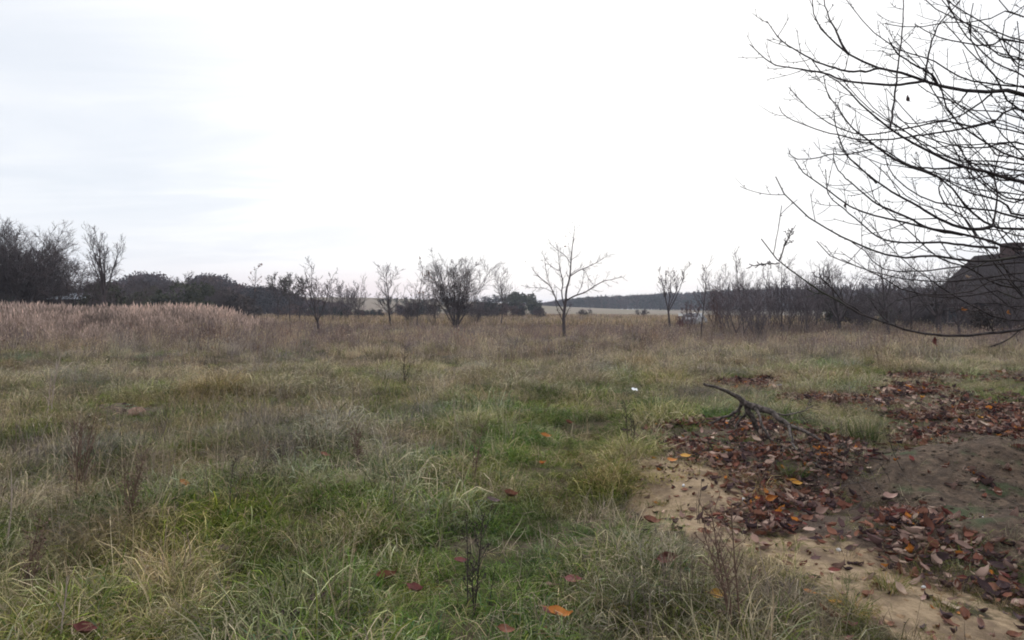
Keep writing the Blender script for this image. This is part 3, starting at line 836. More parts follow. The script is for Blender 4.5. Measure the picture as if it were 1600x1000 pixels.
# ------------------------------------------------------------------ stones and scraps
def stone(px_, py_, size, flat, mat, name, label, cat='stone', group=None, seed=0, sink=0.25):
    gg = np.random.default_rng(seed)
    xx, yy_ = G(px_, py_)
    for _ in range(3):
        yy_ = (ZC - float(H(xx, yy_))) * F / (py_ - HY); xx = (px_ - 800) / F * yy_
    nt, npn = 7, 10
    V = []
    for i in range(nt + 1):
        th = math.pi * i / nt
        for j in range(npn):
            ph = 2 * math.pi * j / npn
            r = 1 + 0.16 * math.sin(2 * ph + seed) + 0.12 * math.sin(3 * th + ph * 2 + seed * 1.7) + gg.normal(0, 0.05)
            V.append((r * math.sin(th) * math.cos(ph), r * math.sin(th) * math.sin(ph) * 0.75, r * math.cos(th) * flat))
    V = np.array(V) * size / 2
    Fq = [(i * npn + j, (i + 1) * npn + j, (i + 1) * npn + (j + 1) % npn, i * npn + (j + 1) % npn) for i in range(nt) for j in range(npn)]
    o = mesh_obj(name, V, [np.array(Fq)], mat, None, (xx, yy_, float(H(xx, yy_)) + size / 2 * flat * (1 - 2 * sink) + 0.01), True)
    o.rotation_euler = (0, 0, seed * 1.3)
    return tag(o, label, cat, group)


stone(1439, 755, 0.105, 0.4, M['stone_pink'], 'flat_stone', 'flat pinkish stone lying on the edge of the brown earth mound', seed=3)
stone(1413, 746, 0.05, 0.6, M['stone_pink'], 'small_stone', 'small pinkish stone beside the flat stone on the mound', seed=4)
stone(1372, 632, 0.20, 0.6, M['stone_pink'], 'rock', 'rounded pinkish rock lying in the leaf litter', seed=5)
stone(1218, 608, 0.20, 0.6, M['stone_grey'], 'grey_rock', 'bluish grey rock at the far edge of the leaf litter', seed=6)
stone(214, 651, 0.25, 0.62, M['stone_tan'], 'tan_stone', 'tan orange stone lying in the bare hollow on the left', seed=8, sink=0.2)
stone(1275, 700, 0.07, 0.7, M['stone_pink'], 'small_stone', 'small pinkish stone in the litter below the fallen branch', seed=9)
gp = np.random.default_rng(5)
for i, (a, b) in enumerate([(1068, 758), (1161, 783), (1493, 757), (1549, 748), (1536, 759), (1517, 721), (1598, 745), (1515, 832), (1552, 742), (1459, 700), (1310, 863), (1443, 921), (1585, 806), (1575, 818), (1420, 774)]):
    on = 'on the sandy patch' if i in (0, 1, 10, 11) else 'on the dark earth mound'
    stone(a, b, gp.uniform(0.022, 0.042), 0.7, M['stone_white'], 'pebble', 'small whitish pebble lying ' + on, 'pebble', 'white pebbles ' + on, seed=20 + i)
# crumpled scrap of white paper
gp = np.random.default_rng(77)
xx, yy_ = G(991, 626)
q = np.array([(i * 0.018 - 0.054, j * 0.018 - 0.036, 0.02 + gp.uniform(0, 0.035)) for i in range(7) for j in range(5)])
scrap = mesh_obj('paper_scrap', q, [np.array([(i * 5 + j, (i + 1) * 5 + j, (i + 1) * 5 + j + 1, i * 5 + j + 1) for i in range(6) for j in range(4)])], M['white_paint'], None, (xx, yy_, float(H(xx, yy_)) + 0.16))
scrap.rotation_euler = (0.5, 0.1, 0.3)
tag(scrap, 'crumpled white paper scrap caught in the grass by the track', 'paper scrap')

# ------------------------------------------------------------------ fallen branch
def smooth_poly(pts, n):
    pts = np.array(pts, float)
    d = np.concatenate([[0], np.cumsum(np.linalg.norm(np.diff(pts, axis=0), axis=1))]); d /= d[-1]
    out = []
    for t in np.linspace(0, 1, n):
        i = min(np.searchsorted(d, t, 'right') - 1, len(pts) - 2)
        p0 = pts[max(i - 1, 0)]; p1 = pts[i]; p2 = pts[i + 1]; p3 = pts[min(i + 2, len(pts) - 1)]
        k_ = (t - d[i]) / (d[i + 1] - d[i] + 1e-9)
        out.append(0.5 * ((2 * p1) + (-p0 + p2) * k_ + (2 * p0 - 5 * p1 + 4 * p2 - p3) * k_ ** 2 + (-p0 + 3 * p1 - 3 * p2 + p3) * k_ ** 3))
    return np.array(out)


g = np.random.default_rng(31)
def fb(pts, r0, r1, n=12):
    q = smooth_poly([P(a, b, c_) for a, b, c_ in pts], n) + g.normal(0, 0.006, (n, 3))
    q[:, 2] += BDZ
    q[:, 2] = np.maximum(q[:, 2], H(q[:, 0], q[:, 1]) + 0.05)
    return (q, np.linspace(r0, r1, n))
BDZ = max(0.0, float(H(*P(1180, 690, 9.0)[:2]))) + 0.06; print('branch lift', BDZ)
main = [fb([(1100, 616, 8.9), (1122, 622, 8.95), (1150, 633, 9.0), (1165, 645, 9.0), (1178, 651, 8.95), (1200, 657, 8.85), (1222, 673, 8.7), (1240, 683, 8.55), (1265, 693, 8.4), (1290, 710, 8.25)], 0.016, 0.010, 22)]
main[0][1][:] = np.interp(np.linspace(0, 1, 22), [0, 0.25, 0.4, 0.55, 0.75, 1], [0.017, 0.026, 0.056, 0.040, 0.028, 0.013]) * 0.9
limb = [fb([(1165, 643, 9.0), (1170, 660, 8.98), (1180, 676, 8.96), (1188, 696, 8.95)], 0.042, 0.020, 8),
        fb([(1160, 642, 9.0), (1154, 656, 9.05), (1140, 664, 9.1), (1122, 671, 9.15), (1108, 678, 9.2)], 0.024, 0.008, 9),
        fb([(1172, 655, 9.0), (1164, 664, 9.05), (1155, 673, 9.05), (1148, 684, 9.0)], 0.02, 0.008, 7),
        fb([(1156, 658, 9.05), (1146, 672, 9.1), (1135, 680, 9.1)], 0.012, 0.006, 6),
        fb([(1178, 650, 8.95), (1186, 665, 8.8), (1190, 681, 8.7), (1205, 703, 8.5), (1218, 720, 8.3)], 0.02, 0.006, 10),
        fb([(1234, 680, 8.6), (1236, 698, 8.3), (1242, 716, 7.9), (1258, 740, 7.55), (1280, 758, 7.2), (1300, 764, 7.1)], 0.017, 0.006, 12),
        fb([(1290, 710, 8.25), (1308, 722, 8.0), (1335, 738, 7.7)], 0.013, 0.006, 7),
        fb([(1196, 656, 8.85), (1222, 664, 8.9), (1245, 660, 9.1), (1270, 648, 9.4)], 0.012, 0.005, 8),
        fb([(1318, 712, 7.9), (1325, 724, 7.8), (1338, 734, 7.7)], 0.01, 0.006, 6),
        fb([(1328, 726, 7.8), (1318, 742, 7.6), (1322, 750, 7.5)], 0.008, 0.005, 6)]
tw = kids(g, limb, 6, 40, 0.4, 0.5, 0.0035, 4, 0.15, 0.03, 0.3)
br = empty('fallen_branch', (*P(1180, 690, 9.0)[:2], float(H(*P(1180, 690, 9.0)[:2]))))
tag(br, 'bare grey fallen branch propped up on its limbs over the leaf litter', 'branch')
b0 = np.array(br.location)
def tube_obj(name, polys, sides, mat, parent=None, off=None, smooth=True):
    V, Fc = tubes(polys, sides)
    if off is not None: V = V - off
    return mesh_obj(name, V, Fc, mat, parent, None, smooth)
tube_obj('main_limb', main, 9, M['deadwood'], br, b0)
for l in limb: l[1][:] *= 1.1
for l in limb: tube_obj('side_limb', [l], 7, M['deadwood'], br, b0)
tube_obj('twigs', tw, 4, M['deadwood'], br, b0)

# thin twigs tangled in the litter near it
V, Fc = tubes([(run(g, (*p, float(H(*p)) + 0.02), (g.normal(), g.normal(), 0.5), g.uniform(0.25, 0.6), 5, 0.2, -0.06), np.linspace(0.004, 0.002, 6)) for p in [(g.normal(3.35, 0.4), g.normal(7.4, 0.5)) for _ in range(60)]], 4)
tag(mesh_obj('twig_litter', V, Fc, M['deadwood'], None, None, True), 'thin grey twigs tangled in the litter below the fallen branch', 'twigs', kind='stuff')

# ------------------------------------------------------------------ single weed stalks and distinct tufts
M['stalk_dark'] = plain('stalk_dark', (0.022, 0.017, 0.015), (0.05, 0.038, 0.032), 20)
M['stalk_brown'] = plain('stalk_brown', (0.09, 0.055, 0.04), (0.16, 0.105, 0.08), 20)
M['stalk_pale'] = plain('stalk_pale', (0.24, 0.19, 0.16), (0.36, 0.29, 0.25), 20)
def stalk(px_, top, base, lean, mat, label, stems=1, twig=10, r=0.004, seed=0, heads=True):
    gg = np.random.default_rng(seed)
    xx, yy_ = G(px_, base)
    for _ in range(3):
        yy_ = (ZC - float(H(xx, yy_))) * F / (base - HY); xx = (px_ - 800) / F * yy_
    h_ = (base - top) / F * yy_
    st = [(run(gg, (gg.normal(0, 0.015), gg.normal(0, 0.015), -0.03), (lean + gg.normal(0, 0.05), gg.normal(0, 0.08), 1), h_ * (1 if i == 0 else gg.uniform(0.5, 0.9)) * 1.03, 7, 0.05, 0.02), np.linspace(r, r * 0.45, 8)) for i in range(stems)]
    k1 = kids(gg, st, twig, 42, 0.22, 0.6, r * 0.4, 4, 0.12, 0.08, 0.3, 0.3)
    t = empty('weed_stalk', (xx, yy_, float(H(xx, yy_))))
    tag(t, label, 'weed', 'dead weed stalks in the near meadow')
    tube_obj('stem', st, 5, mat, t)
    if k1: tube_obj('side_shoots', k1, 4, mat, t)
    if heads and k1:
        ends = np.concatenate([p[[-1, -2]] for p, _ in k1 + st]); ends = np.concatenate([ends + gg.normal(0, 0.006, ends.shape) for _ in range(3)])
        V, Fc = leaf_bits(gg, ends, 0.008); tag(mesh_obj('seed_heads', V, Fc, mat, t), kind='stuff')
    return t
stalk(740, 800, 960, 0.0, M['stalk_dark'], 'dark upright dead weed in three stems on the green track', 3, 14, 0.005, 1)
stalk(763, 872, 945, 0.02, M['stalk_dark'], 'short dark stem just right of the three stemmed weed', 1, 3, 0.0035, 2, False)
stalk(1148, 770, 1000, -0.12, M['stalk_brown'], 'tall brown weed leaning left before the bare sand', 4, 16, 0.006, 3)
stalk(12, 730, 870, 0.08, M['stalk_pale'], 'pale bare stalk standing at the left edge of the meadow', 1, 3, 0.006, 4, False)
stalk(100, 890, 1010, 0.05, M['stalk_pale'], 'pale grey stalk in the dark grass of the near left', 1, 3, 0.005, 5, False)
stalk(75, 545, 655, 0.10, M['stalk_pale'], 'tall pale stalk leaning right in the left meadow', 2, 5, 0.009, 6, False)
stalk(430, 870, 985, -0.1, M['stalk_dark'], 'thin dark stem in the pale grass left of the track', 1, 3, 0.0035, 7, False)
stalk(990, 625, 705, -0.06, M['stalk_dark'], 'dark branched weed at the grass edge left of the fallen branch', 3, 9, 0.006, 8)
stalk(632, 540, 608, 0.03, M['stalk_dark'], 'dark bushy weed standing out in the middle meadow', 4, 9, 0.009, 9)
stalk(562, 655, 730, 0.0, M['stalk_brown'], 'brown weed cluster in the dry patch left of the track', 5, 12, 0.006, 10)
stalk(120, 640, 790, 0.1, M['stalk_brown'], 'tall brown weed clump on the left above dark grass', 6, 14, 0.007, 11)
stalk(355, 720, 815, 0.0, M['stalk_dark'], 'thin dark weed rising from straw grass on the left', 1, 6, 0.004, 12)
stalk(735, 660, 760, 0.02, M['stalk_brown'], 'pale brown weed in the tussock beside the track', 3, 9, 0.005, 13)
stalk(1092, 740, 820, -0.1, M['stalk_dark'], 'spindly dark weed growing on the bare sand', 2, 7, 0.003, 14, False)
stalk(40, 800, 940, 0.12, M['stalk_brown'], 'brown dead weed in the bottom left grass', 4, 12, 0.005, 15)
stalk(200, 700, 830, 0.05, M['stalk_brown'], 'purple brown weed in the left foreground thicket of stems', 5, 14, 0.005, 16)
stalk(1330, 575, 640, 0.05, M['stalk_pale'], 'thin pale straw stalk leaning above the leaf litter', 1, 2, 0.005, 17, False)

pal_lush = [(5, (0.03, 0.062, 0.02), (0.06, 0.085, 0.03)), (2, GREEN, GREEN2), (1, BROWN, STRAW)]
pal_yel = [(4, GREEN2, YEL), (2, YEL, (0.3, 0.17, 0.05)), (2, GREEN, GREEN2), (1, STRAW, STRAW)]
def one_tuft(px_, py_, n, R, Lr, tilt, bend, pal, label, seed):
    gg = np.random.default_rng(seed)
    xx, yy_ = G(px_, py_)
    for _ in range(3):
        yy_ = (ZC - float(H(xx, yy_))) * F / (py_ - HY); xx = (px_ - 800) / F * yy_
    me = tuft(gg, 'grass_tuft', n, R, Lr, tilt, bend, (0.0025, 0.0045), pal, 5, M['single_blade'])
    o = obj('grass_tuft', me, None, (xx, yy_, float(H(xx, yy_))))
    return tag(o, label, 'grass tuft', 'distinct grass tufts round the sand')
M['single_blade'] = blade_mat('single_blade', 0.3, None)
one_tuft(1352, 694, 420, 0.16, (0.25, 0.55), 0.25, 0.5, pal_lush, 'dark green upright grass tuft in the leaf litter right of the branch', 1)
one_tuft(1238, 758, 260, 0.12, (0.15, 0.3), 0.35, 0.7, pal_lush, 'low green tuft under the tip of the fallen branch', 2)
one_tuft(1390, 925, 130, 0.06, (0.14, 0.26), 0.4, 0.8, pal_yel, 'yellow green tuft at the front edge of the sand', 3)
one_tuft(1335, 965, 120, 0.06, (0.14, 0.26), 0.45, 0.9, pal_yel, 'yellowish tuft at the bottom of the sandy strip', 4)
one_tuft(1035, 793, 60, 0.035, (0.05, 0.12), 0.5, 0.6, pal_yel, 'tiny orange yellow tuft on the left of the sand', 5)
one_tuft(1478, 955, 50, 0.04, (0.06, 0.14), 0.5, 0.7, pal_yel, 'small sparse tuft on the sandy strip', 6)
one_tuft(1535, 795, 110, 0.10, (0.04, 0.09), 0.7, 0.7, pal_lush, 'low green patch on the lower earth mound', 7)
one_tuft(1506, 822, 80, 0.07, (0.04, 0.09), 0.7, 0.7, pal_lush, 'small green patch below the larger one on the mound', 8)
one_tuft(1172, 690, 0 + 60, 0.08, (0.08, 0.18), 0.6, 0.7, pal_yel, 'thin yellowish grass at the foot of the fallen branch', 9)

# ------------------------------------------------------------------ overhanging cherry tree on the right
g = np.random.default_rng(41)
Z6 = lambda u, v: (1160 + u * 0.275, v * 0.275)
Z7 = lambda u, v: (1160 + u * 0.275, 250 + v * 0.275)
TR = np.array([6.4, 6.3])            # trunk stands outside the picture
CH = []   # (points px, right depth, tip depth, r0 px, attach height)
def cb(f, pts, d0, d1, w0, za=None, w1=1.5): CH.append(([f(*p) for p in pts], d0, d1, w0, za, w1))
cb(Z6, [(1600, 540), (1400, 525), (1250, 512), (1130, 490), (1030, 460), (880, 405), (780, 388), (600, 305), (510, 230), (440, 160), (400, 60), (398, -30)], 5.6, 4.7, 7.5, 2.2)
cb(Z6, [(600, 305), (555, 230), (520, 155), (490, 95), (460, -20)], 5.0, 5.3, 3)
cb(Z6, [(780, 388), (700, 405), (600, 405), (500, 380), (400, 340), (250, 250), (190, 190), (140, 120)], 5.1, 4.6, 3)
cb(Z6, [(1030, 460), (880, 483), (740, 475), (600, 462), (470, 418), (330, 393), (230, 380), (150, 350), (40, 250)], 5.2, 5.6, 3.4)
cb(Z6, [(1035, 455), (1060, 300), (1100, 170), (1130, 120), (1235, 5)], 5.2, 4.8, 2.4)
cb(Z6, [(1110, 480), (1080, 430), (1000, 380), (900, 320), (850, 260), (828, 212)], 5.25, 4.7, 2.8)
cb(Z6, [(1600, 910), (1400, 820), (1280, 740), (1190, 660), (1135, 540), (1130, 490)], 5.5, 5.3, 3.5, 1.9, 2.5)
cb(Z6, [(1600, 1034), (1400, 980), (1250, 945), (1100, 880), (950, 800), (840, 735), (730, 640), (640, 560), (580, 490), (460, 415), (390, 335)], 5.2, 4.5, 7, 1.8)
cb(Z6, [(840, 735), (860, 600), (875, 450), (900, 250), (915, 100), (917, -30)], 4.8, 5.0, 2.6)
cb(Z6, [(1600, 818), (1400, 835), (1250, 835), (1100, 800), (980, 750), (880, 660)], 6.3, 5.6, 3.2, 2.0)
cb(Z6, [(1600, 625), (1450, 680), (1300, 715), (1150, 690), (1000, 715), (850, 745), (700, 765), (620, 755), (520, 715), (430, 660), (350, 590), (260, 495)], 6.0, 5.2, 3, 2.2)
cb(Z6, [(1440, 690), (1200, 740), (1000, 770), (800, 795), (650, 790), (560, 770), (450, 745), (330, 700), (240, 655), (210, 605)], 6.0, 6.0, 2.6)
cb(Z6, [(1100, 1000), (940, 940), (840, 890), (720, 800), (620, 720), (540, 610), (480, 530), (460, 430)], 5.2, 5.0, 3.4)
cb(Z6, [(1250, 950), (1100, 960), (960, 940), (850, 880), (760, 830), (600, 780)], 5.2, 5.4, 2.5)
cb(Z6, [(760, 1040), (700, 980), (600, 890), (545, 780), (515, 620)], 5.3, 5.0, 2.6)
cb(Z6, [(740, 845), (610, 875), (500, 880), (400, 900), (310, 900), (265, 870)], 5.5, 5.7, 1.8)
cb(Z6, [(1600, 240), (1400, 260), (1240, 240), (1100, 205), (980, 135)], 6.2, 5.4, 3, 2.6)
cb(Z6, [(1600, 90), (1440, 100), (1280, 130), (1130, 130), (1000, 155), (900, 150), (810, 135)], 5.4, 5.9, 2.2, 2.8)
cb(Z6, [(1600, 640), (1450, 450), (1380, 370), (1300, 300), (1150, 130)], 6.6, 6.0, 3.2, 2.4)
cb(Z6, [(1600, 500), (1500, 480), (1420, 420), (1350, 330), (1290, 180), (1310, 20)], 6.4, 6.0, 2.6, 2.5)
cb(Z6, [(1600, 100), (1540, 60), (1460, 0)], 5.0, 4.8, 4, 2.9)
cb(Z6, [(1600, 340), (1480, 310), (1390, 265), (1300, 210), (1280, 130)], 5.9, 5.5, 2.4, 2.6)
cb(Z6, [(1600, 760), (1500, 740), (1380, 700), (1250, 600), (1100, 545), (1000, 480)], 6.5, 6.0, 2.4, 2.1)
cb(Z6, [(1420, 530), (1300, 620), (1200, 670), (1060, 690), (930, 700), (870, 650)], 5.5, 5.9, 2.2)
cb(Z6, [(1600, 700), (1560, 500), (1580, 300), (1560, 120)], 6.2, 6.2, 2.4, 2.2)
cb(Z6, [(1600, 400), (1500, 260), (1470, 190), (1500, 100), (1600, 30)], 5.6, 5.2, 2.2, 2.6)
cb(Z7, [(1640, 945), (1450, 975), (1250, 1000), (1000, 985), (900, 955), (780, 915), (650, 865), (540, 800), (400, 720), (300, 640), (210, 575), (108, 445)], 4.6, 4.0, 5.5, 1.5, 1.8)
cb(Z7, [(210, 570), (245, 480), (278, 403)], 4.1, 4.2, 1.8)
cb(Z7, [(210, 588), (140, 590), (50, 600)], 4.1, 4.0, 1.6)
cb(Z7, [(700, 885), (640, 840), (560, 790), (480, 700), (400, 650)], 4.3, 4.6, 2.2)
cb(Z7, [(1600, 545), (1450, 570), (1290, 575), (1100, 545), (900, 555), (780, 525), (650, 475), (500, 400), (400, 345), (290, 245), (230, 180), (190, 95)], 5.0, 4.6, 5, 1.7, 1.8)
cb(Z7, [(1600, 505), (1450, 470), (1330, 440), (1200, 410), (1050, 385), (900, 350), (750, 315), (650, 280), (580, 245), (500, 180), (400, 110), (350, 80), (295, 0)], 5.3, 5.2, 5, 1.8, 1.8)
cb(Z7, [(1450, 500), (1300, 490), (1150, 470), (1000, 470), (860, 465), (760, 430), (650, 340), (560, 265), (490, 200), (470, 50)], 5.5, 5.3, 3.2)
cb(Z7, [(1600, 395), (1420, 375), (1300, 290), (1180, 150), (1100, 90), (1000, 45), (930, 25), (850, 0), (780, -60)], 5.7, 5.4, 5.2, 1.8)
cb(Z7, [(1420, 375), (1300, 395), (1150, 350), (1000, 265), (850, 180), (750, 110), (650, 30), (600, -20), (545, -130)], 5.5, 5.0, 4.2)
cb(Z7, [(1600, 330), (1450, 290), (1300, 275), (1100, 240), (960, 180), (880, 110), (830, 40), (800, -60)], 5.9, 5.6, 4, 1.9)
cb(Z7, [(1600, 320), (1500, 250), (1430, 220), (1300, 190), (1200, 140), (1050, 60), (960, 10)], 6.1, 5.8, 4.2, 1.9)
cb(Z7, [(1250, 425), (1050, 385), (950, 330), (800, 270), (700, 200), (620, 130), (560, 80), (520, 0), (520, -60)], 5.3, 5.0, 3.6)
cb(Z7, [(1600, 690), (1450, 665), (1330, 740), (1100, 765), (1000, 760), (900, 730), (820, 680), (700, 620), (560, 570), (480, 530), (420, 460)], 4.8, 4.7, 2.6, 1.6)
cb(Z7, [(1600, 780), (1450, 740), (1300, 770), (1150, 785), (980, 770), (880, 800)], 5.2, 5.6, 2.2, 1.5)
cb(Z7, [(1600, 640), (1450, 660), (1280, 680), (1150, 690), (950, 680), (760, 640), (640, 600), (560, 560)], 5.8, 5.4, 2.5, 1.7)
cb(Z7, [(1600, 580), (1400, 600), (1200, 610), (1000, 632), (860, 630), (760, 600), (700, 520), (620, 470)], 5.9, 5.4, 2.6, 1.7)
cb(Z7, [(1600, 860), (1480, 820), (1380, 800), (1290, 830), (1180, 870)], 4.9, 5.2, 2.0, 1.5)
cb(Z7, [(1600, 230), (1480, 200), (1380, 130), (1300, 40), (1240, -60), (1200, -150)], 6.3, 6.0, 3.4, 2.0)
cb(Z7, [(1600, 200), (1450, 180), (1330, 170), (1200, 130), (1080, 60)], 6.0, 6.2, 2.6, 2.0)
cb(Z7, [(1420, 375), (1450, 200), (1430, 80), (1470, -60)], 5.6, 5.9, 2.4)
cb(Z7, [(1330, 440), (1260, 330), (1150, 250), (1120, 160), (1180, 60)], 5.4, 5.8, 2.4)
for i in range(36):                     # thinner arcs from the same crown, out of the trunk and curving up at their tips
    py0 = g.uniform(-40, 500); xe = g.uniform(1290, 1530) + 0.10 * abs(py0 - 250); a_ = g.uniform(-10, 60) - 60 * (py0 < 150); b_ = g.uniform(60, 190)
    t_ = np.linspace(0, 1, 8)
    pts = [(1640 + (xe - 1640) * q_, py0 + a_ * q_ - b_ * q_ ** 2.2 + g.normal(0, 6)) for q_ in t_]
    d_ = g.uniform(4.9, 7.2)
    CH.append((pts, d_, d_ + g.uniform(-0.8, 0.3), g.uniform(1.8, 3.0), float(np.clip(ZC + (HY - py0) / F * 6.0 - 0.2, 1.5, 3.4)), 1.2))
main_p, sec_p = [], []
for pts, d0, d1, w0, za, w1 in CH:
    n_ = len(pts)
    dep = np.linspace(d0, d1, n_) + g.normal(0, 0.03, n_)
    q = [P(a, b, c_) for (a, b), c_ in zip(pts, dep)]
    r0 = w0 * 0.66 / F * d0; r1 = max(w1 * 0.46 / F * d1, 0.0022)
    if za is not None:                                   # carry it on to the trunk
        e = q[0]; tr = np.array([TR[0], TR[1], za]); k_ = np.linalg.norm(tr - e)
        q = [tr, tr * 0.6 + e * 0.4 + np.array([0, 0, 0.10 * k_])] + q
    nn = max(10, 3 * len(q)); sp = smooth_poly(q, nn)
    sp[1:] += g.normal(0, 0.002, (nn - 1, 3))
    rr = np.linspace(r0 * (1.35 if za is not None else 1), r1, nn)
    (main_p if za is not None else sec_p).append((sp, rr))
tw1 = kids(g, main_p + sec_p, 8, 48, 0.18, 0.5, 0.0024, 6, 0.045, 0.07, 0.3, 0.25, cap=0.3)
tw2 = kids(g, tw1, 1.8, 42, 0.5, 0.6, 0.0018, 5, 0.05, 0.05, 0.2, 0.3)
cherry = empty('cherry_tree', (TR[0], TR[1], float(H(*TR))))
tag(cherry, 'bare fruit tree with long dark upcurving branches overhanging the right side', 'tree')
c0 = np.array(cherry.location)
tr_pts = np.array([(TR[0] + 0.03 * math.sin(i), TR[1] + 0.02 * math.cos(2 * i), c0[2] - 0.3 + i * 0.46) for i in range(9)])
tube_obj('trunk', [(tr_pts, np.linspace(0.17, 0.09, 9))], 12, M['cherry_bark'], cherry, c0)
for l in main_p: tube_obj('branch', [l], 7, M['cherry_bark'], cherry, c0)
for l in sec_p: tube_obj('side_branch', [l], 6, M['cherry_bark'], cherry, c0)
tube_obj('twigs', tw1 + tw2, 4, M['cherry_bark'], cherry, c0)
buds = []
for p, r in main_p + sec_p + tw1 + tw2:
    L0 = np.linalg.norm(np.diff(p, axis=0), axis=1).sum()
    for t in np.arange(0.04, L0, 0.055):
        t = (t + g.uniform(-0.02, 0.02)) / L0
        if not 0.1 < t < 0.99 or g.uniform() < 0.45: continue
        q, d = along(p, t); rr = float(np.interp(t, np.linspace(0, 1, len(r)), r))
        if rr > 0.012: continue
        dd = unit(d * 0.7 + perp(d, g.uniform(0, 6.28)))
        ln = g.uniform(0.006, 0.015) + rr
        if g.uniform() < 0.06: ln += 0.02
        buds.append((np.array([q, q + dd * ln * 0.7, q + dd * ln]), np.array([0.0022, 0.003, 0.001])))
tube_obj('buds', buds, 4, M['cherry_bark'], cherry, c0)
def hang_leaf(px_, py_, Yd, col, sc, rot):
    o = obj('leaf', protos[col][2], cherry); o.location = P(px_, py_, Yd) - c0; o.rotation_euler = rot; o.scale = (sc, sc, sc)
    o['label'] = col + ' leaf still hanging on the branch'
hang_leaf(1416, 157, 5.6, 'dark purple-brown', 0.6, (0.6, 0.8, 0.4)); hang_leaf(1457, 534, 4.4, 'dull red', 0.55, (1.2, 1.2, 0)); hang_leaf(1503, 485, 5.2, 'orange', 0.5, (1.0, 0.2, 0.2))
hang_leaf(1573, 489, 5.2, 'orange', 0.4, (1.0, 0.9, 0.2)); hang_leaf(1318, 322, 5.3, 'dark purple-brown', 0.45, (1.3, 1.3, 0.3)); hang_leaf(1511, 434, 5.0, 'pale beige', 0.4, (0.8, 0.1, 0))

# ------------------------------------------------------------------ trees and shrubs of the meadow edge
ROOTS = []
def plant(px_, Y, top, label, seed, r=None, name='bare_tree', cat='tree', group=None, mat='twig_far', leaves=0, leafmat='dry_leaf', leaf_size=0.05, **kw):
    gg = np.random.default_rng(seed)
    xx = (px_ - 800) / F * Y; zb = float(H(xx, Y))
    h_ = ZC + (HY - top) / F * Y - zb
    rmin = kw.pop('rmin', 0.00020 * Y)
    ROOTS.append((xx, Y))
    tr, li, twg = bare_tree(gg, h_, r or 0.014 * h_, rmin, **kw)
    allz = np.concatenate([p for p, _ in tr + li + twg])[:, 2].max()
    s = h_ / allz
    sc = lambda ps: [(np.concatenate([p[:, :2] * (0.5 + 0.5 * s), np.where(p[:, 2:] > 0, p[:, 2:] * s, p[:, 2:])], axis=1), r_) for p, r_ in ps]
    tr, li, twg = sc(tr), sc(li), sc(twg)
    o = empty(name, (xx, Y, zb)); tag(o, label, cat, group)
    tube_obj('trunk', tr, 7, M['bark_far'], o)
    if name == 'bare_tree' or name == 'sapling': tube_obj('limbs', li, 5, M['bark_far'], o)
    V, Fc = tubes(twg + ([] if name in ('bare_tree', 'sapling') else li), 3)
    mesh_obj('crown', V, Fc, M[mat], o)
    if leaves:
        ends = np.concatenate([p[[-1]] for p, _ in twg]); hi = ends[ends[:, 2] > h_ * 0.45]
        C = hi[gg.integers(0, len(hi), leaves)] + gg.normal(0, 0.06, (leaves, 3))
        V, Fc = leaf_bits(gg, C, leaf_size); mesh_obj('leaves', V, Fc, M[leafmat], o)
    return o


VASE = dict(style='vase', l2=5, l3=3)
plant(22, 54, 332, 'large dense dark bare tree at the left edge of the meadow', 101, r=0.22, style='vase', stems=11, split=0.12, spread=38, l1=13, l2=8, l3=7, len1=0.42, ang=45, rmin=0.009)
plant(-40, 58, 345, 'second dense bare tree beyond the left edge one', 102, r=0.2, style='vase', stems=9, split=0.15, spread=36, l1=12, l2=8, l3=6, len1=0.42)
plant(66, 56, 356, 'rounded bare tree just right of the largest left tree', 103, r=0.16, style='vase', stems=10, split=0.1, spread=36, l1=12, l2=8, l3=6, len1=0.42, rmin=0.009)
plant(118, 52, 392, 'low arching bare tree with drooping twigs before the pale roof', 104, r=0.09, style='vase', stems=9, split=0.2, spread=48, l1=8, l2=5, l3=3, up=-0.05, len1=0.45)
plant(160, 48, 346, 'tall upright bare tree with steep forks right of the pale roof', 105, r=0.15, style='vase', stems=6, split=0.42, spread=20, l1=8, l2=5, l3=2, up=0.14, len1=0.36, ang=38)
plant(178, 50, 415, 'spreading low bare tree behind the upright forked one', 106, r=0.1, style='vase', stems=7, split=0.2, spread=50, l1=8, l2=5, l3=3, len1=0.42)
plant(397, 82, 412, 'thin tall tree with a few leaves left at its top', 107, style='leader', l1=12, l2=4, l3=0, f0=0.45, ang=35, len1=0.3, up=0.12, leaves=60, leaf_size=0.11)
plant(432, 80, 424, 'small tree with dark clumpy crown, left one of two', 108, style='vase', stems=4, split=0.45, spread=30, l1=7, l2=6, l3=4, len1=0.5, leaves=260, leafmat='evergreen', leaf_size=0.1)
plant(452, 80, 432, 'small tree with dark clumpy crown, right one of two', 109, style='vase', stems=4, split=0.5, spread=34, l1=7, l2=6, l3=4, len1=0.5, leaves=300, leafmat='evergreen', leaf_size=0.1)
plant(468, 84, 437, 'low dark bare tree next to the clumpy crowned pair', 110, style='vase', stems=5, split=0.4, spread=34, l1=7, l2=5, l3=3, len1=0.5, leaves=120, leafmat='evergreen', leaf_size=0.1)
plant(498, 42, 402, 'small forked tree with a dark trunk standing alone in tan grass', 111, r=0.075, style='vase', stems=5, split=0.22, spread=28, l1=7, l2=4, l3=3, up=0.12, len1=0.34, ang=42, rmin=0.0095)
plant(612, 58, 407, 'slender dark tree left of the leafy topped sapling', 112, r=0.10, style='leader', lean=(-0.05, 0), l1=15, l2=6, l3=4, f0=0.25, ang=42, len1=0.46, up=0.1, rmin=0.013)
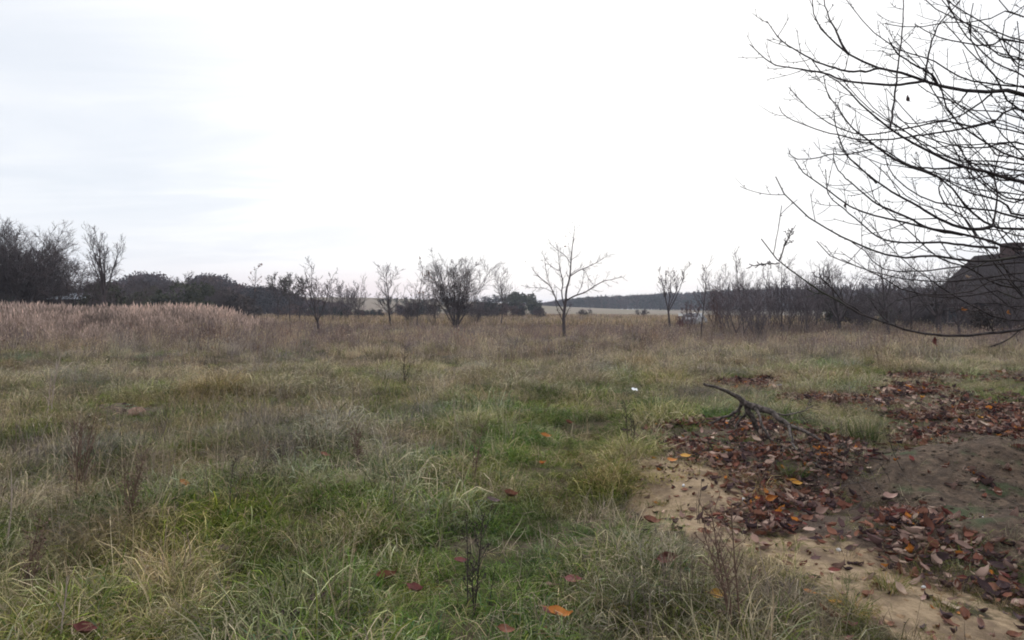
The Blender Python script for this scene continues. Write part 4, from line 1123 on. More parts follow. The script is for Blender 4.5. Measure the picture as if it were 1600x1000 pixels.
plant(651, 55, 402, 'thin sapling with a few leaves on its top twigs', 113, r=0.06, name='sapling', style='leader', l1=12, l2=4, l3=3, f0=0.3, ang=42, len1=0.4, up=0.1, rmin=0.012, leaves=46, leaf_size=0.09)
plant(712, 58, 384, 'bushy many stemmed bare tree, largest in the middle', 114, r=0.17, style='vase', stems=16, split=0.06, spread=27, l1=11, l2=7, l3=5, up=0.07, len1=0.34, ang=36, wob=0.045, rmin=0.008)
plant(783, 76, 416, 'young bare tree with fan crown right of the bushy tree', 115, r=0.08, style='leader', l1=13, l2=6, l3=4, f0=0.35, ang=42, len1=0.46, up=0.1, rmin=0.014)
plant(1048, 55, 408, 'bare tree with open twin fork left of the parked car', 116, r=0.085, style='vase', stems=5, split=0.36, spread=26, l1=7, l2=4, l3=3, up=0.14, len1=0.38, ang=38, rmin=0.012)
plant(1095, 38, 398, 'thin pole like sapling with whorled twigs before the parked car', 117, r=0.045, name='sapling', style='leader', l1=12, l2=3, l3=0, f0=0.3, ang=42, len1=0.3, up=0.14, rmin=0.011)
plant(1163, 44, 382, 'tall thin sapling rising out of the thicket', 118, r=0.045, name='sapling', style='leader', l1=10, l2=3, l3=0, f0=0.4, ang=40, len1=0.26, up=0.14, rmin=0.012)
plant(1314, 48, 412, 'wide crowned bare fruit tree in the right hand row', 119, r=0.14, style='vase', stems=6, split=0.25, spread=42, l1=8, l2=6, l3=3, len1=0.4, ang=45)
plant(1390, 45, 368, 'tall bare tree in the right row before the dark hedge', 120, r=0.12, style='leader', l1=16, l2=6, l3=4, f0=0.2, ang=50, len1=0.36, up=0.08)
plant(1468, 42, 398, 'stout bare tree with thick dark trunk before the house', 121, r=0.17, style='vase', stems=6, split=0.35, spread=36, l1=9, l2=6, l3=3, len1=0.42)
plant(1560, 47, 440, 'low bare tree before the house wall', 122, r=0.08, style='vase', stems=6, split=0.2, spread=40, l1=8, l2=5, l3=3, len1=0.45)

plant(1500, 40, 405, 'bare tree with upright twigs close before the house gable', 123, r=0.11, style='leader', l1=15, l2=6, l3=4, f0=0.22, ang=46, len1=0.4, up=0.1, rmin=0.009)
plant(1583, 38, 415, 'bare tree standing before the house wall at the right edge', 124, r=0.12, style='vase', stems=6, split=0.3, spread=32, l1=9, l2=6, l3=3, len1=0.42, rmin=0.009)
plant(1425, 47, 400, 'slim bare tree between the tall tree and the stout trunk', 125, r=0.08, style='leader', l1=14, l2=6, l3=4, f0=0.25, ang=44, len1=0.4, up=0.1, rmin=0.010)
plant(1275, 52, 402, 'slim bare tree rising from the thicket under the branch tips', 126, r=0.07, style='leader', l1=13, l2=5, l3=3, f0=0.3, ang=40, len1=0.36, up=0.12, rmin=0.011)
plant(1222, 50, 396, 'thin bare tree in the middle of the right thicket', 127, r=0.07, style='leader', l1=13, l2=5, l3=3, f0=0.3, ang=38, len1=0.34, up=0.12, rmin=0.011)
plant(560, 88, 425, 'thin faint sapling left of the gap in the far hill', 128, r=0.06, name='sapling', style='leader', l1=11, l2=4, l3=2, f0=0.25, ang=38, len1=0.36, up=0.12, rmin=0.012)
plant(680, 62, 425, 'thin sapling just left of the bushy many stemmed tree', 129, r=0.05, name='sapling', style='leader', l1=11, l2=4, l3=2, f0=0.25, ang=38, len1=0.38, up=0.12, rmin=0.011)
# the open crowned tree right of the middle, its limbs traced
gg = np.random.default_rng(130)
Yt = 40.0
def tl(pts, r0, r1, dy):
    n_ = max(8, 2 * len(pts)); dd = np.linspace(0, dy, len(pts))
    return (smooth_poly([P(760 + a * 0.25, 340 + b * 0.25, Yt + e) for (a, b), e in zip(pts, dd)], n_), np.linspace(r0, r1, n_))
trunk = [tl([(497, 840), (490, 770), (485, 700), (483, 620), (490, 560), (497, 510)], 0.10, 0.075, 0)]
lim = [tl([(497, 510), (500, 450), (520, 380), (528, 290), (535, 200), (545, 120), (552, 50)], 0.06, 0.010, 0.4),
       tl([(490, 560), (470, 470), (480, 400), (460, 330), (450, 230), (445, 180)], 0.045, 0.010, -0.8),
       tl([(488, 600), (440, 520), (405, 440), (380, 410), (330, 370), (290, 325)], 0.045, 0.010, 0.9),
       tl([(400, 430), (385, 380), (370, 320), (365, 255)], 0.02, 0.009, 0.5),
       tl([(495, 520), (550, 490), (620, 465), (680, 425), (740, 395), (800, 385), (845, 365)], 0.045, 0.010, -1.0),
       tl([(520, 370), (570, 335), (640, 305), (700, 275), (760, 235)], 0.03, 0.009, 0.8),
       tl([(528, 290), (490, 235), (440, 200), (390, 155)], 0.022, 0.009, -0.6),
       tl([(560, 490), (590, 440), (605, 380), (610, 330)], 0.022, 0.009, 0.9),
       tl([(420, 470), (360, 440), (300, 440), (240, 430)], 0.016, 0.009, -0.5),
       tl([(620, 340), (650, 400), (680, 430)], 0.014, 0.009, 0.3),
       tl([(485, 660), (450, 590), (430, 530)], 0.03, 0.009, 0.4), tl([(485, 640), (510, 580), (530, 540)], 0.025, 0.009, -0.4),
       tl([(460, 330), (430, 320), (380, 280), (350, 220)], 0.016, 0.008, 0.5)]
tw_ = kids(gg, lim, 12, 45, 0.22, 0.45, 0.0068, 4, 0.12, 0.06, 0.25, 0.3); tw_ += kids(gg, tw_, 3, 42, 0.5, 0.6, 0.0058, 3, 0.12, 0.05, 0.2, 0.3)
bx = P(884, 550, Yt); bz = float(H(bx[0], bx[1])); trunk[0][0][0][2] = min(trunk[0][0][0][2], bz - 0.2)
o = empty('bare_tree', (bx[0], bx[1], bz)); tag(o, 'open crowned bare tree with a long limb to the right, tallest in the middle', 'tree')
o0 = np.array(o.location)
tube_obj('trunk', trunk, 9, M['bark_far'], o, o0)
for l in lim: tube_obj('limb', [l], 6, M['bark_far'], o, o0)
tube_obj('crown', tw_, 4, M['twig_far'], o, o0)
V, Fc = leaf_bits(gg, np.array([P(872, 361, Yt), P(884, 369, Yt), P(883, 385, Yt), P(821, 409, Yt)]), 0.08); mesh_obj('leaves', V - o0, Fc, M['dry_leaf'], o)

# thickets: single shrubs of bare stems
SHR = [(522, 92, 438, 1.0), (541, 94, 432, 1.0), (556, 95, 436, 1.0), (640, 70, 455, 1.0), (672, 68, 440, 1), (745, 66, 462, 1),
       (1122, 46, 446, 1.1), (1145, 42, 438, 1.2), (1156, 40, 432, 1.2), (1178, 44, 436, 1.2), (1200, 50, 428, 1.2), (1222, 54, 422, 1.2), (1246, 54, 420, 1.2), (1268, 56, 426, 1.2), (1290, 56, 418, 1.2), (1335, 58, 425, 1.2), (1362, 58, 430, 1.2), (1420, 54, 432, 1.2), (1440, 55, 440, 1.2), (1078, 52, 468, 0.9), (1185, 38, 470, 0.9), (1230, 47, 452, 1.0), (1262, 46, 455, 1.0), (1350, 50, 460, 1.1), (1412, 48, 465, 1.1), (1520, 44, 468, 1.0), (1590, 44, 462, 1.0)]
words_ = ['faint pale', 'slim', 'low', 'dark low', 'thin twiggy', 'small dark', 'reddish brown', 'dense purplish', 'broad purplish', 'round purplish', 'tall grey brown', 'grey brown', 'feathery grey brown', 'bushy grey brown', 'loose grey brown', 'dark brown', 'dense dark brown', 'dense blackish', 'low blackish', 'small reddish', 'knee high brown', 'dull purple', 'low dull purple', 'dark matted', 'low matted', 'dark thorny', 'blackish thorny']
beside = ['left of the gap in the far hill', 'left of the gap in the far hill', 'just left of the gap in the far hill', 'between the slender tree and the sapling', 'left of the bushy many stemmed tree', 'right of the bushy many stemmed tree', 'right of the parked car', 'at the front of the right thicket', 'in the middle of the right thicket', 'beside the tall thin sapling', 'in the right thicket', 'in the right thicket', 'under the overhanging branch tips', 'left of the wide crowned fruit tree', 'behind the wide crowned fruit tree', 'right of the wide crowned fruit tree', 'left of the tall bare tree', 'right of the tall bare tree', 'left of the stout trunk', 'behind the pole like sapling', 'at the foot of the right thicket', 'before the right thicket', 'left of the fruit tree trunk', 'between the fruit tree and the tall tree', 'before the hedge', 'before the house', 'at the right end before the house']
for i, ((px_, Y, top, sp), wd, be) in enumerate(zip(SHR, words_, beside)):
    plant(px_, Y, top, f'{wd} bare shrub {be}', 200 + i, r=0.045, name='bare_shrub', cat='shrub', group='bare shrubs along the meadow edge', mat='twig_red' if 'red' in wd else 'twig_purple',
          style='vase', stems=9, split=0.03, spread=24 * sp, l1=8, l2=4, l3=2, up=0.12, len1=0.36, ang=30, rmin=0.00016 * Y)

gq = np.random.default_rng(400)
for i in range(28):
    px_ = gq.uniform(1116, 1490); Y = gq.uniform(46, 64)
    plant(px_, Y, gq.uniform(398, 448) + (10 if px_ < 1150 else 0), 'grey brown bare shrub among the many of the right thicket', 420 + i, r=0.04, name='bare_shrub', cat='shrub', group='look alike bare shrubs of the right thicket',
          mat='twig_purple', style='vase', stems=6, split=0.03, spread=gq.uniform(12, 22), l1=7, l2=4, l3=2, up=0.12, len1=0.34, ang=30, rmin=0.00013 * Y)
for i, (px_, Y, top) in enumerate([(-15, 52, 340), (45, 53, 346), (85, 60, 392), (5, 60, 350), (135, 62, 425), (205, 74, 436), (240, 90, 432), (330, 92, 436)]):
    plant(px_, Y, top, ['bare dark tree in the dense left edge clump, taller', 'bare dark tree in the middle of the left edge clump', 'small bare tree at the right foot of the left edge clump', 'bare dark tree at the back of the left edge clump', 'low bare tree behind the pale shed roof', 'low bare tree right of the upright forked tree', 'thin bare tree over the hedge behind the reeds', 'thin bare tree at the right of the hedge behind the reeds'][i], 460 + i, r=0.12,
          style='vase', stems=10, split=0.12, spread=36, l1=11, l2=7, l3=6 if top < 400 else 3, len1=0.4, ang=42, rmin=0.009)

# dark evergreen shrubs and ivy covered trees, leaf by leaf
def leafy(px_, Y, top, wpx, label, seed, mat='evergreen', n=2600, size=None, name='evergreen_shrub', base=0.0, group=None, cat='shrub'):
    gg = np.random.default_rng(seed)
    xx = (px_ - 800) / F * Y; zb = float(H(xx, Y)); h_ = ZC + (HY - top) / F * Y - zb; R = wpx / F * Y
    o = empty(name, (xx, Y, zb)); tag(o, label, cat, group)
    lob = [(gg.normal(0, 0.45) * R, gg.normal(0, 0.4) * R, h_ * gg.uniform(0.3 + base * 0.4, 0.8), gg.uniform(0.3, 0.55)) for _ in range(11)]
    C = []
    for lx, ly, lz_, lr in lob:
        q = gg.normal(0, 1, (n // 11, 3)); q /= np.linalg.norm(q, axis=1, keepdims=True); q *= gg.uniform(0.35, 1, (len(q), 1)) ** 0.5
        C.append(q * np.array([R * lr, R * lr, h_ * lr * 0.5]) * gg.uniform(0.85, 1.2, (len(q), 1)) + np.array([lx, ly, lz_]))
    C = np.concatenate(C); C[:, 2] = np.clip(C[:, 2], 0.05, None)
    C[:, 2] *= h_ / np.percentile(C[:, 2], 99.6)
    V, Fc = leaf_bits(gg, C, size or 0.0022 * Y); mesh_obj('crown', V, Fc, M[mat], o)
    st = [(run(gg, (gg.normal(0, 0.1) * R, 0, -0.2), (gg.normal(0, 0.25), gg.normal(0, 0.2), 1), h_ * 0.75, 6, 0.08, 0.02), np.linspace(0.07, 0.02, 7)) for _ in range(3)]
    tube_obj('trunk', st, 6, M['bark_far'], o)
    return o


M['brown_leaf'] = plain('brown_leaf', (0.028, 0.020, 0.018), (0.062, 0.044, 0.040), 1.0)
M['purple_leaf'] = plain('purple_leaf', (0.040, 0.028, 0.034), (0.075, 0.052, 0.060), 0.6)
GRP = 'dark shrubs behind the reeds'
leafy(30, 66, 418, 60, 'dark evergreen mass under the large left tree', 301, group=GRP)
leafy(92, 64, 438, 34, 'dark evergreen shrub right above the pale roof', 302, group=GRP)
leafy(158, 56, 440, 30, 'ivy dark shrub round the foot of the upright forked tree', 303, group=GRP)
leafy(196, 70, 449, 36, 'dark green shrub right of the upright forked tree', 304, group=GRP)
leafy(238, 84, 451, 34, 'dark green shrub in the middle of the hedge behind reeds', 305, group=GRP)
leafy(298, 84, 442, 36, 'rounded dark green shrub with a bare tree crown above', 306, group=GRP)
leafy(-30, 66, 420, 50, 'dark evergreen mass at the left edge of the view', 307, group=GRP)
leafy(343, 96, 454, 34, 'brown leaved shrub at the right end of the hedge behind reeds', 308, mat='brown_leaf', group=GRP)
leafy(375, 98, 460, 26, 'low brown leaved shrub before the thin leafy topped tree', 309, mat='brown_leaf', group=GRP)
leafy(266, 110, 448, 30, 'purple brown shrub between the two dark green ones', 310, mat='purple_leaf', group=GRP)
plant(290, 86, 422, 'bare tree crown rising out of the rounded dark shrub', 131, style='vase', stems=6, split=0.3, spread=36, l1=8, l2=5, l3=2, len1=0.4)
GR2 = 'dark hedge shrubs before the house'
leafy(1300, 62, 462, 30, 'dark hedge shrub behind the fruit tree', 320, group=GR2); leafy(1345, 62, 464, 34, 'dark hedge shrub left of the tall bare tree', 321, mat='brown_leaf', group=GR2)
leafy(1392, 60, 458, 34, 'dark hedge shrub behind the tall bare tree', 322, group=GR2); leafy(1438, 60, 460, 32, 'dark hedge shrub left of the house', 323, mat='brown_leaf', group=GR2)
leafy(1545, 42, 478, 26, 'low dark shrub before the house wall', 325, mat='brown_leaf', n=1400, group=GR2)
leafy(1062, 52, 492, 10, 'small reddish bush beside the parked car', 326, mat='dry_red', n=700, size=0.05) if 'dry_red' in M else None

# ------------------------------------------------------------------ far woods (read as masses)
def far_tree(g, name, conifer, n=420):
    V, C = [], []
    if conifer:
        z = g.uniform(0.12, 1, n); r = (1 - z) ** 0.8 * 0.24 * g.uniform(0.3, 1, n) ** 0.5; a = g.uniform(0, 6.28, n)
        c_ = np.stack([r * np.cos(a), r * np.sin(a), z - 0.1 * r / 0.24], axis=1)
    else:
        cs = [(g.normal(0, 0.14), g.normal(0, 0.14), g.uniform(0.45, 0.82), g.uniform(0.12, 0.22)) for _ in range(9)]
        c_ = []
        for a, b, z, r in cs:
            q = g.normal(0, 1, (n // 9, 3)); q /= np.linalg.norm(q, axis=1, keepdims=True); q *= g.uniform(0.4, 1, (len(q), 1)) * r * np.array([1, 1, 0.8])
            c_.append(q + np.array([a, b, z]))
        c_ = np.concatenate(c_); lo = g.normal(0, 0.12, (n // 3, 3)); lo[:, 2] = g.uniform(0.05, 0.5, len(lo)); c_ = np.concatenate([c_, lo])
    V, Fc = leaf_bits(g, c_, 0.035)
    tv, tf = tubes([(np.array([(0, 0, -0.05), (0.01, 0, 0.4), (0, 0.01, 0.8)]), np.array([0.022, 0.015, 0.005]))], 5)
    br_ = g.lognormal(0, 0.3, (len(V) // 4, 1)).repeat(4, axis=0) * np.ones((1, 3))
    C = np.concatenate([br_, np.full((len(tv), 3), 0.8)]); C4 = np.concatenate([C * 0.6, np.ones((len(C), 1))], axis=1)
    return proto(make_mesh(name, np.concatenate([V, tv]), [np.concatenate([Fc[0], tf[0] + len(V)])], M['wood_far'], False, {'bc': ('FLOAT_COLOR', np.clip(C4, 0, 1))}))


g = np.random.default_rng(61)
V_dec = [far_tree(g, 'far_broadleaf', False) for _ in range(5)]
V_con = [far_tree(g, 'far_conifer', True) for _ in range(4)]
def wood(name, variants, prof, Y0, Y1, n, cols, label, seed, jit=0.12):
    gg = np.random.default_rng(seed)
    pp = np.array(prof, float)
    px_ = gg.uniform(pp[0, 0], pp[-1, 0], n); Yd = gg.uniform(Y0, Y1, n)
    top = np.interp(px_, pp[:, 0], pp[:, 1])
    xx = (px_ - 800) / F * Yd; zb = H(xx, Yd)
    hh = np.maximum(ZC + (HY - top) / F * Yd - zb, 2.0) * (1 - np.abs(gg.normal(0, jit, n)))
    cols = np.array(cols); tint = cols[gg.integers(0, len(cols), n)] * gg.lognormal(0, 0.15, (n, 1))
    o = scatter(name, variants, np.stack([xx, Yd, zb], axis=1), gg.uniform(0, 6.28, n), gg.normal(0, 0.03, (n, 2)), hh, tint, label, 'wood', seed)
    return o


PB = [(0.105, 0.072, 0.078), (0.09, 0.068, 0.080), (0.12, 0.08, 0.075), (0.07, 0.06, 0.066)]
DG = [(0.036, 0.045, 0.045), (0.045, 0.05, 0.048), (0.06, 0.055, 0.06), (0.032, 0.04, 0.041)]
wood('far_wood', V_dec, [(150, 446), (180, 438), (205, 430), (225, 417), (248, 428), (270, 436), (300, 436), (318, 424), (332, 420), (352, 431), (372, 446), (395, 438), (430, 446), (460, 456), (500, 466), (545, 472)], 165, 215, 330, PB, 'purple brown wood on the rise behind the left hedge', 71, 0.08)
wood('left_wood', V_dec, [(-250, 430), (-60, 432), (60, 440), (170, 444)], 120, 160, 90, DG, 'dark wood far behind the left edge trees', 72)
wood('hill_wood', V_dec, [(590, 468), (640, 466), (700, 462), (760, 460), (800, 455), (832, 459), (846, 470)], 260, 300, 70, DG, 'dark trees along the low hill in the middle', 73, 0.1)
wood('scrub', V_dec, [(430, 470), (520, 474), (556, 478), (560, 486), (592, 486), (600, 474), (660, 466), (740, 465), (800, 466), (846, 474)], 112, 145, 170, PB + DG, 'low dark scrub along the far edge of the meadow', 76, 0.34)
wood('right_wood', V_dec, [(815, 474), (850, 471), (870, 467), (900, 463), (960, 459), (1030, 456), (1100, 452), (1160, 448), (1220, 447), (1300, 449), (1420, 446), (1700, 440)], 400, 520, 1300, DG + PB, 'bluish dark wood along the far right horizon', 74, 0.1)
wood('right_pines', V_con, [(815, 472), (900, 462), (1000, 458), (1100, 452), (1160, 446), (1400, 442)], 430, 500, 90, DG, 'dark conifers standing in the far right wood', 75, 0.15)
leafy(800, 210, 457, 14, 'round dark tree on the low hill in the middle', 330, n=1500, name='round_tree', cat='tree'); leafy(832, 215, 459, 11, 'small dark pine at the right end of the low hill', 331, n=1200, name='round_tree', cat='tree')
for i, (a, Y, t, wd) in enumerate([(812, 120, 478, 'low dark bush on the field left of the open crowned tree'), (765, 110, 474, 'low brown bush left of the young fan crowned tree'), (913, 130, 481, 'low bush on the field just right of the open crowned tree'), (1003, 150, 481, 'lone dark bush on the field before the right wood'), (845, 115, 482, 'small bush on the field behind the open crowned tree')]):
    plant(a, Y, t, wd, 260 + i, r=0.05, name='bare_shrub', cat='shrub', group='bushes on the far field', style='vase', stems=8, split=0.05, spread=50, l1=8, l2=5, l3=2, up=0.02, len1=0.5)

# ------------------------------------------------------------------ buildings and vehicle
def box(x0, x1, y0, y1, z0, z1):
    V = [(x, y, z) for z in (z0, z1) for y in (y0, y1) for x in (x0, x1)]
    return np.array(V, float), np.array([(0, 1, 5, 4), (1, 3, 7, 5), (3, 2, 6, 7), (2, 0, 4, 6), (4, 5, 7, 6), (0, 2, 3, 1)])
def boxes(name, bl, mat, parent, loc=None):
    Vs, Fs, off = [], [], 0
    for b in bl:
        V, Fc = box(*b); Vs.append(V); Fs.append(Fc + off); off += 8
    return mesh_obj(name, np.concatenate(Vs), [np.concatenate(Fs)], mat, parent, loc)
m, k = new_mat('roof_tiles')
t = k.n('ShaderNodeTexCoord').outputs['Object']
br_ = k.n('ShaderNodeTexBrick'); k.t.links.new(t, br_.inputs['Vector']); br_.inputs['Scale'].default_value = 3.0
br_.inputs['Color1'].default_value = (0.014, 0.011, 0.013, 1); br_.inputs['Color2'].default_value = (0.024, 0.018, 0.020, 1); br_.inputs['Mortar'].default_value = (0.006, 0.005, 0.006, 1)
M['roof_tiles'] = finish(m, k, k.mix(0.5, br_.outputs[0], k.mix(k.noise(t, 2), (0.010, 0.008, 0.010), (0.030, 0.023, 0.025))), 0.8, br_.outputs['Fac'], 0.04, 0.6, 0.03)
M['house_wall'] = plain('house_wall', (0.022, 0.018, 0.019), (0.045, 0.036, 0.036), 1.5)
M['brick_dark'] = plain('brick_dark', (0.04, 0.026, 0.026), (0.075, 0.045, 0.042), 8)
M['pane'] = plain('pane', (0.03, 0.035, 0.045), (0.06, 0.065, 0.08), 1.0, 0.15, 0.5, 0)
M['curtain'] = plain('curtain', (0.17, 0.13, 0.165), (0.24, 0.19, 0.23), 3)
M['frame_white'] = plain('frame_white', (0.14, 0.12, 0.12), (0.2, 0.18, 0.18), 5)
Lh, half, ev, rd = 15.0, 4.0, 2.45, 5.75
hx, hyy = 36.5, 48.0
hz = float(H(hx, hyy))
house = empty('house', (hx, hyy, hz), math.radians(8.5)); tag(house, 'low brown house with a dark tiled gable roof and chimney behind the right trees', 'house')
boxes('wall', [(-half, half, -Lh / 2, Lh / 2, -0.5, ev)], M['house_wall'], house)
gv = np.array([(-half, s * Lh / 2, ev) for s in (-1, 1)] + [(half, s * Lh / 2, ev) for s in (-1, 1)] + [(0, s * Lh / 2, rd - 0.12) for s in (-1, 1)])
mesh_obj('gable', gv, [np.array([(0, 2, 4), (1, 5, 3)])], M['house_wall'], house)
ov = 0.45; sl = (rd - ev) / half; th_ = 0.14
def slope(s):
    x0 = s * (half + ov); z0 = ev - ov * sl + 0.05
    V = np.array([(x0, -Lh / 2 - ov, z0), (x0, Lh / 2 + ov, z0), (0, Lh / 2 + ov, rd + 0.05), (0, -Lh / 2 - ov, rd + 0.05)])
    V = np.concatenate([V, V + np.array([0, 0, th_])])
    return V, np.array([(0, 1, 2, 3), (4, 7, 6, 5), (0, 4, 5, 1), (1, 5, 6, 2), (3, 2, 6, 7), (0, 3, 7, 4)])
(Va, Fa), (Vb, Fb_) = slope(-1), slope(1)
roof = mesh_obj('roof', np.concatenate([Va, Vb]), [np.concatenate([Fa, Fb_ + 8])], M['roof_tiles'], house)
boxes('chimney', [(-0.45, 0.45, 3.95, 5.05, rd - 0.5, rd + 0.72), (-0.55, 0.55, 3.85, 5.15, rd + 0.72, rd + 0.84)], M['brick_dark'], roof)
for yy_, wd_, mt in ((1.9, 0.75, 'curtain'), (-3.2, 1.2, 'pane'), (5.2, 1.0, 'pane')):
    wn = boxes('window', [(-half - 0.05, -half - 0.004, yy_ - wd_ / 2 - 0.08, yy_ + wd_ / 2 + 0.08, 0.85, 0.93), (-half - 0.05, -half - 0.004, yy_ - wd_ / 2 - 0.08, yy_ + wd_ / 2 + 0.08, 1.95, 2.03),
                           (-half - 0.05, -half - 0.004, yy_ - wd_ / 2 - 0.08, yy_ - wd_ / 2, 0.93, 1.95), (-half - 0.05, -half - 0.004, yy_ + wd_ / 2, yy_ + wd_ / 2 + 0.08, 0.93, 1.95)], M['frame_white'], house)
    boxes('pane', [(-half - 0.03, -half - 0.004, yy_ - wd_ / 2, yy_ + wd_ / 2, 0.93, 1.95)], M[mt], wn)
dr = boxes('door', [(-half - 0.05, -half - 0.004, -0.9, 0.05, 0.0, 2.05)], M['brick_dark'], house)
boxes('handle', [(-half - 0.10, -half - 0.05, -0.8, -0.68, 1.0, 1.04)], M['frame_white'], dr)

# long low shed on the left with pale sheet roof
M['sheet'] = plain('sheet', (0.26, 0.30, 0.36), (0.55, 0.60, 0.66), 1.2, 0.5, 0.3, 0.05)
M['shed_wall'] = plain('shed_wall', (0.03, 0.028, 0.034), (0.06, 0.055, 0.06), 3)
ys = 60.0; x0 = (74 - 800) / F * ys; x1 = (150 - 800) / F * ys
sz = float(H((x0 + x1) / 2, ys)); zt = ZC + (HY - 456.5) / F * ys - sz
shed = empty('shed', ((x0 + x1) / 2, ys, sz)); tag(shed, 'long low shed with worn pale blue roof sheets behind the reeds', 'shed')
wS = x1 - x0
boxes('wall', [(-wS / 2, wS / 2, 0, 2.2, -0.3, zt - 0.55)], M['shed_wall'], shed)
np_ = 9
for i in range(np_):
    a0 = -wS / 2 + wS * i / np_ + 0.03 + (0.12 if i in (3, 6) else 0); a1 = -wS / 2 + wS * (i + 1) / np_ - 0.06
    zz = zt - 0.02 * (i % 3) - (0.10 if i > 6 else 0) - (0.16 if i == 0 else 0)
    lx = -0.35
    nn = 9; V = []
    for j in range(nn):
        u_ = a0 + (a1 - a0) * j / (nn - 1); wv = 0.02 * (j % 2)
        V += [(u_ + lx, -0.25, zt - 0.56 + wv), (u_ + 0.25, 2.4, zz + wv)]
    V = np.array(V); V = np.concatenate([V, V - np.array([0, 0, 0.03])])
    Fq = [(2 * j, 2 * j + 2, 2 * j + 3, 2 * j + 1) for j in range(nn - 1)] + [(2 * nn + 2 * j + 1, 2 * nn + 2 * j + 3, 2 * nn + 2 * j + 2, 2 * nn + 2 * j) for j in range(nn - 1)]
    mesh_obj('roof_sheet', V, [np.array(Fq)], M['sheet'], shed)

# pale car seen through the saplings
M['car_paint'] = plain('car_paint', (0.19, 0.195, 0.21), (0.24, 0.245, 0.26), 1, 0.3, 0.5, 0)
M['tyre'] = plain('tyre', (0.012, 0.012, 0.012), (0.02, 0.02, 0.02), 10)
Yc = 76.0; xc = (1085 - 800) / F * Yc
car = empty('parked_car', (xc, Yc, float(H(xc, Yc)) + 0.02), math.radians(62)); tag(car, 'pale grey parked car at the far edge of the meadow', 'car')
prof_ = [(-2.1, 0.35), (-2.1, 0.85), (-1.85, 0.98), (-1.5, 1.05), (-0.95, 1.48), (0.45, 1.5), (1.05, 1.05), (1.95, 0.88), (2.1, 0.7), (2.1, 0.35)]
V = np.array([(a, s * (0.85 if b < 1.1 else 0.68), b) for s in (-1, 1) for a, b in prof_]); n_ = len(prof_)
body = make_mesh('body', V, [np.array([(i, i + 1, n_ + i + 1, n_ + i) for i in range(n_ - 1)] + [(n_ - 1, 0, n_, 2 * n_ - 1)])], M['car_paint'])
bo = obj('body', body, car)
import bmesh
bm = bmesh.new(); bm.from_mesh(body); bm.verts.ensure_lookup_table()
for s in (0, n_):
    try: bm.faces.new([bm.verts[s + i] for i in range(n_)])
    except ValueError: pass
bmesh.ops.recalc_face_normals(bm, faces=bm.faces); bm.to_mesh(body); bm.free()
for s in (-1, 1):
    q = np.array([(-1.25, s * 0.80, 1.09), (0.85, s * 0.80, 1.09), (0.42, s * 0.70, 1.43), (-0.92, s * 0.70, 1.43)]); q = np.concatenate([q, q + np.array([0, s * 0.03, 0.0])])
    mesh_obj('side_window', q, [np.array([(0, 1, 2, 3), (4, 7, 6, 5), (0, 4, 5, 1), (1, 5, 6, 2), (2, 6, 7, 3), (3, 7, 4, 0)])], M['pane'], car)
for xa, xb in ((-1.45, -1.0), (1.0, 0.5)):
    nrm = np.array([(-0.03 if xa < 0 else 0.03), 0, 0.03])
    q = np.array([(xa, -0.66, 1.1), (xa, 0.66, 1.1), (xb, 0.6, 1.45), (xb, -0.6, 1.45)]); q = np.concatenate([q + nrm * 0.4, q + nrm])
    mesh_obj('windscreen', q, [np.array([(0, 1, 2, 3), (4, 7, 6, 5), (0, 4, 5, 1), (1, 5, 6, 2), (2, 6, 7, 3), (3, 7, 4, 0)])], M['pane'], car)
for a in (-1.3, 1.3):
    for s in (-1, 1):
        ang = np.linspace(0, 2 * np.pi, 17)[:-1]; V = []
        for yv, rv in ((s * 0.70, 0.31), (s * 0.90, 0.31), (s * 0.90, 0.19)):
            V += [(a + rv * math.cos(t_), yv, 0.31 + rv * math.sin(t_)) for t_ in ang]
        Fq = [(r_ * 16 + i, r_ * 16 + (i + 1) % 16, (r_ + 1) * 16 + (i + 1) % 16, (r_ + 1) * 16 + i) for r_ in range(2) for i in range(16)]
        wh = mesh_obj('wheel', np.array(V), [np.array(Fq)], M['tyre'], car)
        V = [(a, s * 0.91, 0.31)] + [(a + 0.19 * math.cos(t_), s * 0.895, 0.31 + 0.19 * math.sin(t_)) for t_ in ang]
        mesh_obj('rim', np.array(V), [np.array([(0, 1 + i, 1 + (i + 1) % 16) for i in range(16)])], M['frame_white'], wh)
for s in (-1, 1): boxes('headlight', [(2.06, 2.12, s * 0.62 - 0.16, s * 0.62 + 0.16, 0.66, 0.8)], M['white_paint'], car)
Yc = 66.0; xc = (1064 - 800) / F * Yc
tub = empty('white_tub', (xc, Yc, float(H(xc, Yc)) + 0.0)); tag(tub, 'small bright white tub raised on a stand left of the parked car', 'tub')
zt_ = ZC - (489.3 - HY) / F * Yc - float(H(xc, Yc))
V = []
for zz, sc in ((-0.26, 0.8), (0, 1.0), (0, 0.9), (-0.2, 0.72)):
    V += [(0.24 * sc * math.cos(t_) * 1.1, 0.17 * sc * math.sin(t_), zt_ + zz) for t_ in np.linspace(0, 2 * np.pi, 17)[:-1]]
V.append((0, 0, zt_ - 0.26)); V.append((0, 0, zt_ - 0.2))
Fq = [(r_ * 16 + i, r_ * 16 + (i + 1) % 16, (r_ + 1) * 16 + (i + 1) % 16, (r_ + 1) * 16 + i) for r_ in range(3) for i in range(16)]
mesh_obj('basin', np.array(V), [np.array(Fq), np.array([(64, (i + 1) % 16, i) for i in range(16)] + [(65, 48 + i, 48 + (i + 1) % 16) for i in range(16)])], M['white_paint'], tub)
boxes('stand', [(a - 0.03, a + 0.03, b - 0.03, b + 0.03, -0.2, zt_ - 0.26) for a in (-0.15, 0.15) for b in (-0.09, 0.09)] , M['shed_wall'], tub)
M['dry_red'] = plain('dry_red', (0.075, 0.03, 0.032), (0.13, 0.055, 0.055), 1.5)
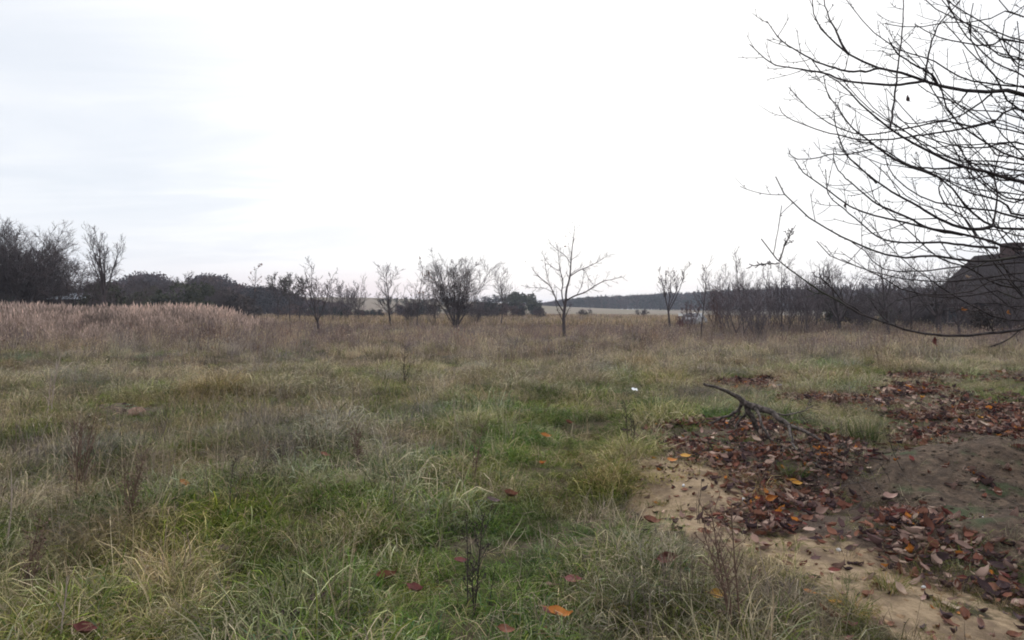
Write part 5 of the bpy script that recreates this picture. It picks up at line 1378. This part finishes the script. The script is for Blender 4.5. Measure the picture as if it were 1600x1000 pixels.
leafy(1064, 62, 494, 13, 'small reddish bush below the white tub', 326, mat='dry_red', n=900, size=0.05)

# ------------------------------------------------------------------ crumbs of earth and sand on the bare ground
def clod(g, name):
    nt, npn = 4, 6; V = []
    for i in range(nt + 1):
        for j in range(npn):
            th = math.pi * i / nt; ph = 6.283 * j / npn; r = g.uniform(0.7, 1.2)
            V.append((r * math.sin(th) * math.cos(ph), r * math.sin(th) * math.sin(ph), 0.7 * r * math.cos(th)))
    Fq = np.array([(i * npn + j, (i + 1) * npn + j, (i + 1) * npn + (j + 1) % npn, i * npn + (j + 1) % npn) for i in range(nt) for j in range(npn)])
    return proto(make_mesh(name, np.array(V), [Fq], M['litter'], True, {'bc': ('FLOAT_COLOR', np.ones((len(V), 4)))}))
g = np.random.default_rng(88)
V_clod = [clod(g, 'earth_clod') for _ in range(5)]
x, y = field(g, 3.0, 11, 900, 0.6)
s_, m_, l_ = masks(x, y, 0.1)
ok = (g.uniform(0, 1, len(x)) < m_ * 0.9 + s_ * 0.35); x, y, s_, m_ = x[ok], y[ok], s_[ok], m_[ok]
n = len(x)
tint = np.where(m_[:, None] > 0, np.array([[0.085, 0.068, 0.054]]), np.array([[0.19, 0.13, 0.08]])) * g.lognormal(0, 0.35, (n, 1))
scatter('earth_clods', V_clod, np.stack([x, y, H(x, y) + m_ * 0.13 * (fbm(x * 3, y * 3, 78) - 0.4)], axis=1), g.uniform(0, 6.28, n), g.normal(0, 0.4, (n, 2)), 0.004 + 0.022 * g.uniform(0, 1, n) ** 4, tint, 'small crumbs of earth and sand on the bare ground', 'earth', 89)

# undergrowth left standing round the trunks
g = np.random.default_rng(97)
R_ = np.array([(a, b) for a, b in ROOTS if b < 90])
q = np.repeat(R_, 9, axis=0) + g.normal(0, 0.7, (len(R_) * 9, 2))
place('undergrowth', V_midw, q[:, 0], q[:, 1], g.uniform(0.6, 1.5, len(q)), tints(g, q[:, 0], q[:, 1], np.zeros(len(q)), 0.2) * 0.7, 'dark weeds and suckers left standing round the tree trunks', 98)

# ------------------------------------------------------------------ air
m, k = new_mat('haze')
pv = k.n('ShaderNodeVolumePrincipled'); pv.inputs['Density'].default_value = 0.0004; pv.inputs['Color'].default_value = (0.80, 0.86, 1.0, 1); pv.inputs['Anisotropy'].default_value = 0.2
ou = k.n('ShaderNodeOutputMaterial'); k.t.links.new(pv.outputs[0], ou.inputs['Volume'])
V, Fc = box(-2900, 2900, -140, 4600, -9.0, 40.0)
tag(mesh_obj('haze', V, [Fc], m), 'thin bluish evening haze over the meadow and woods', 'haze', kind='stuff')
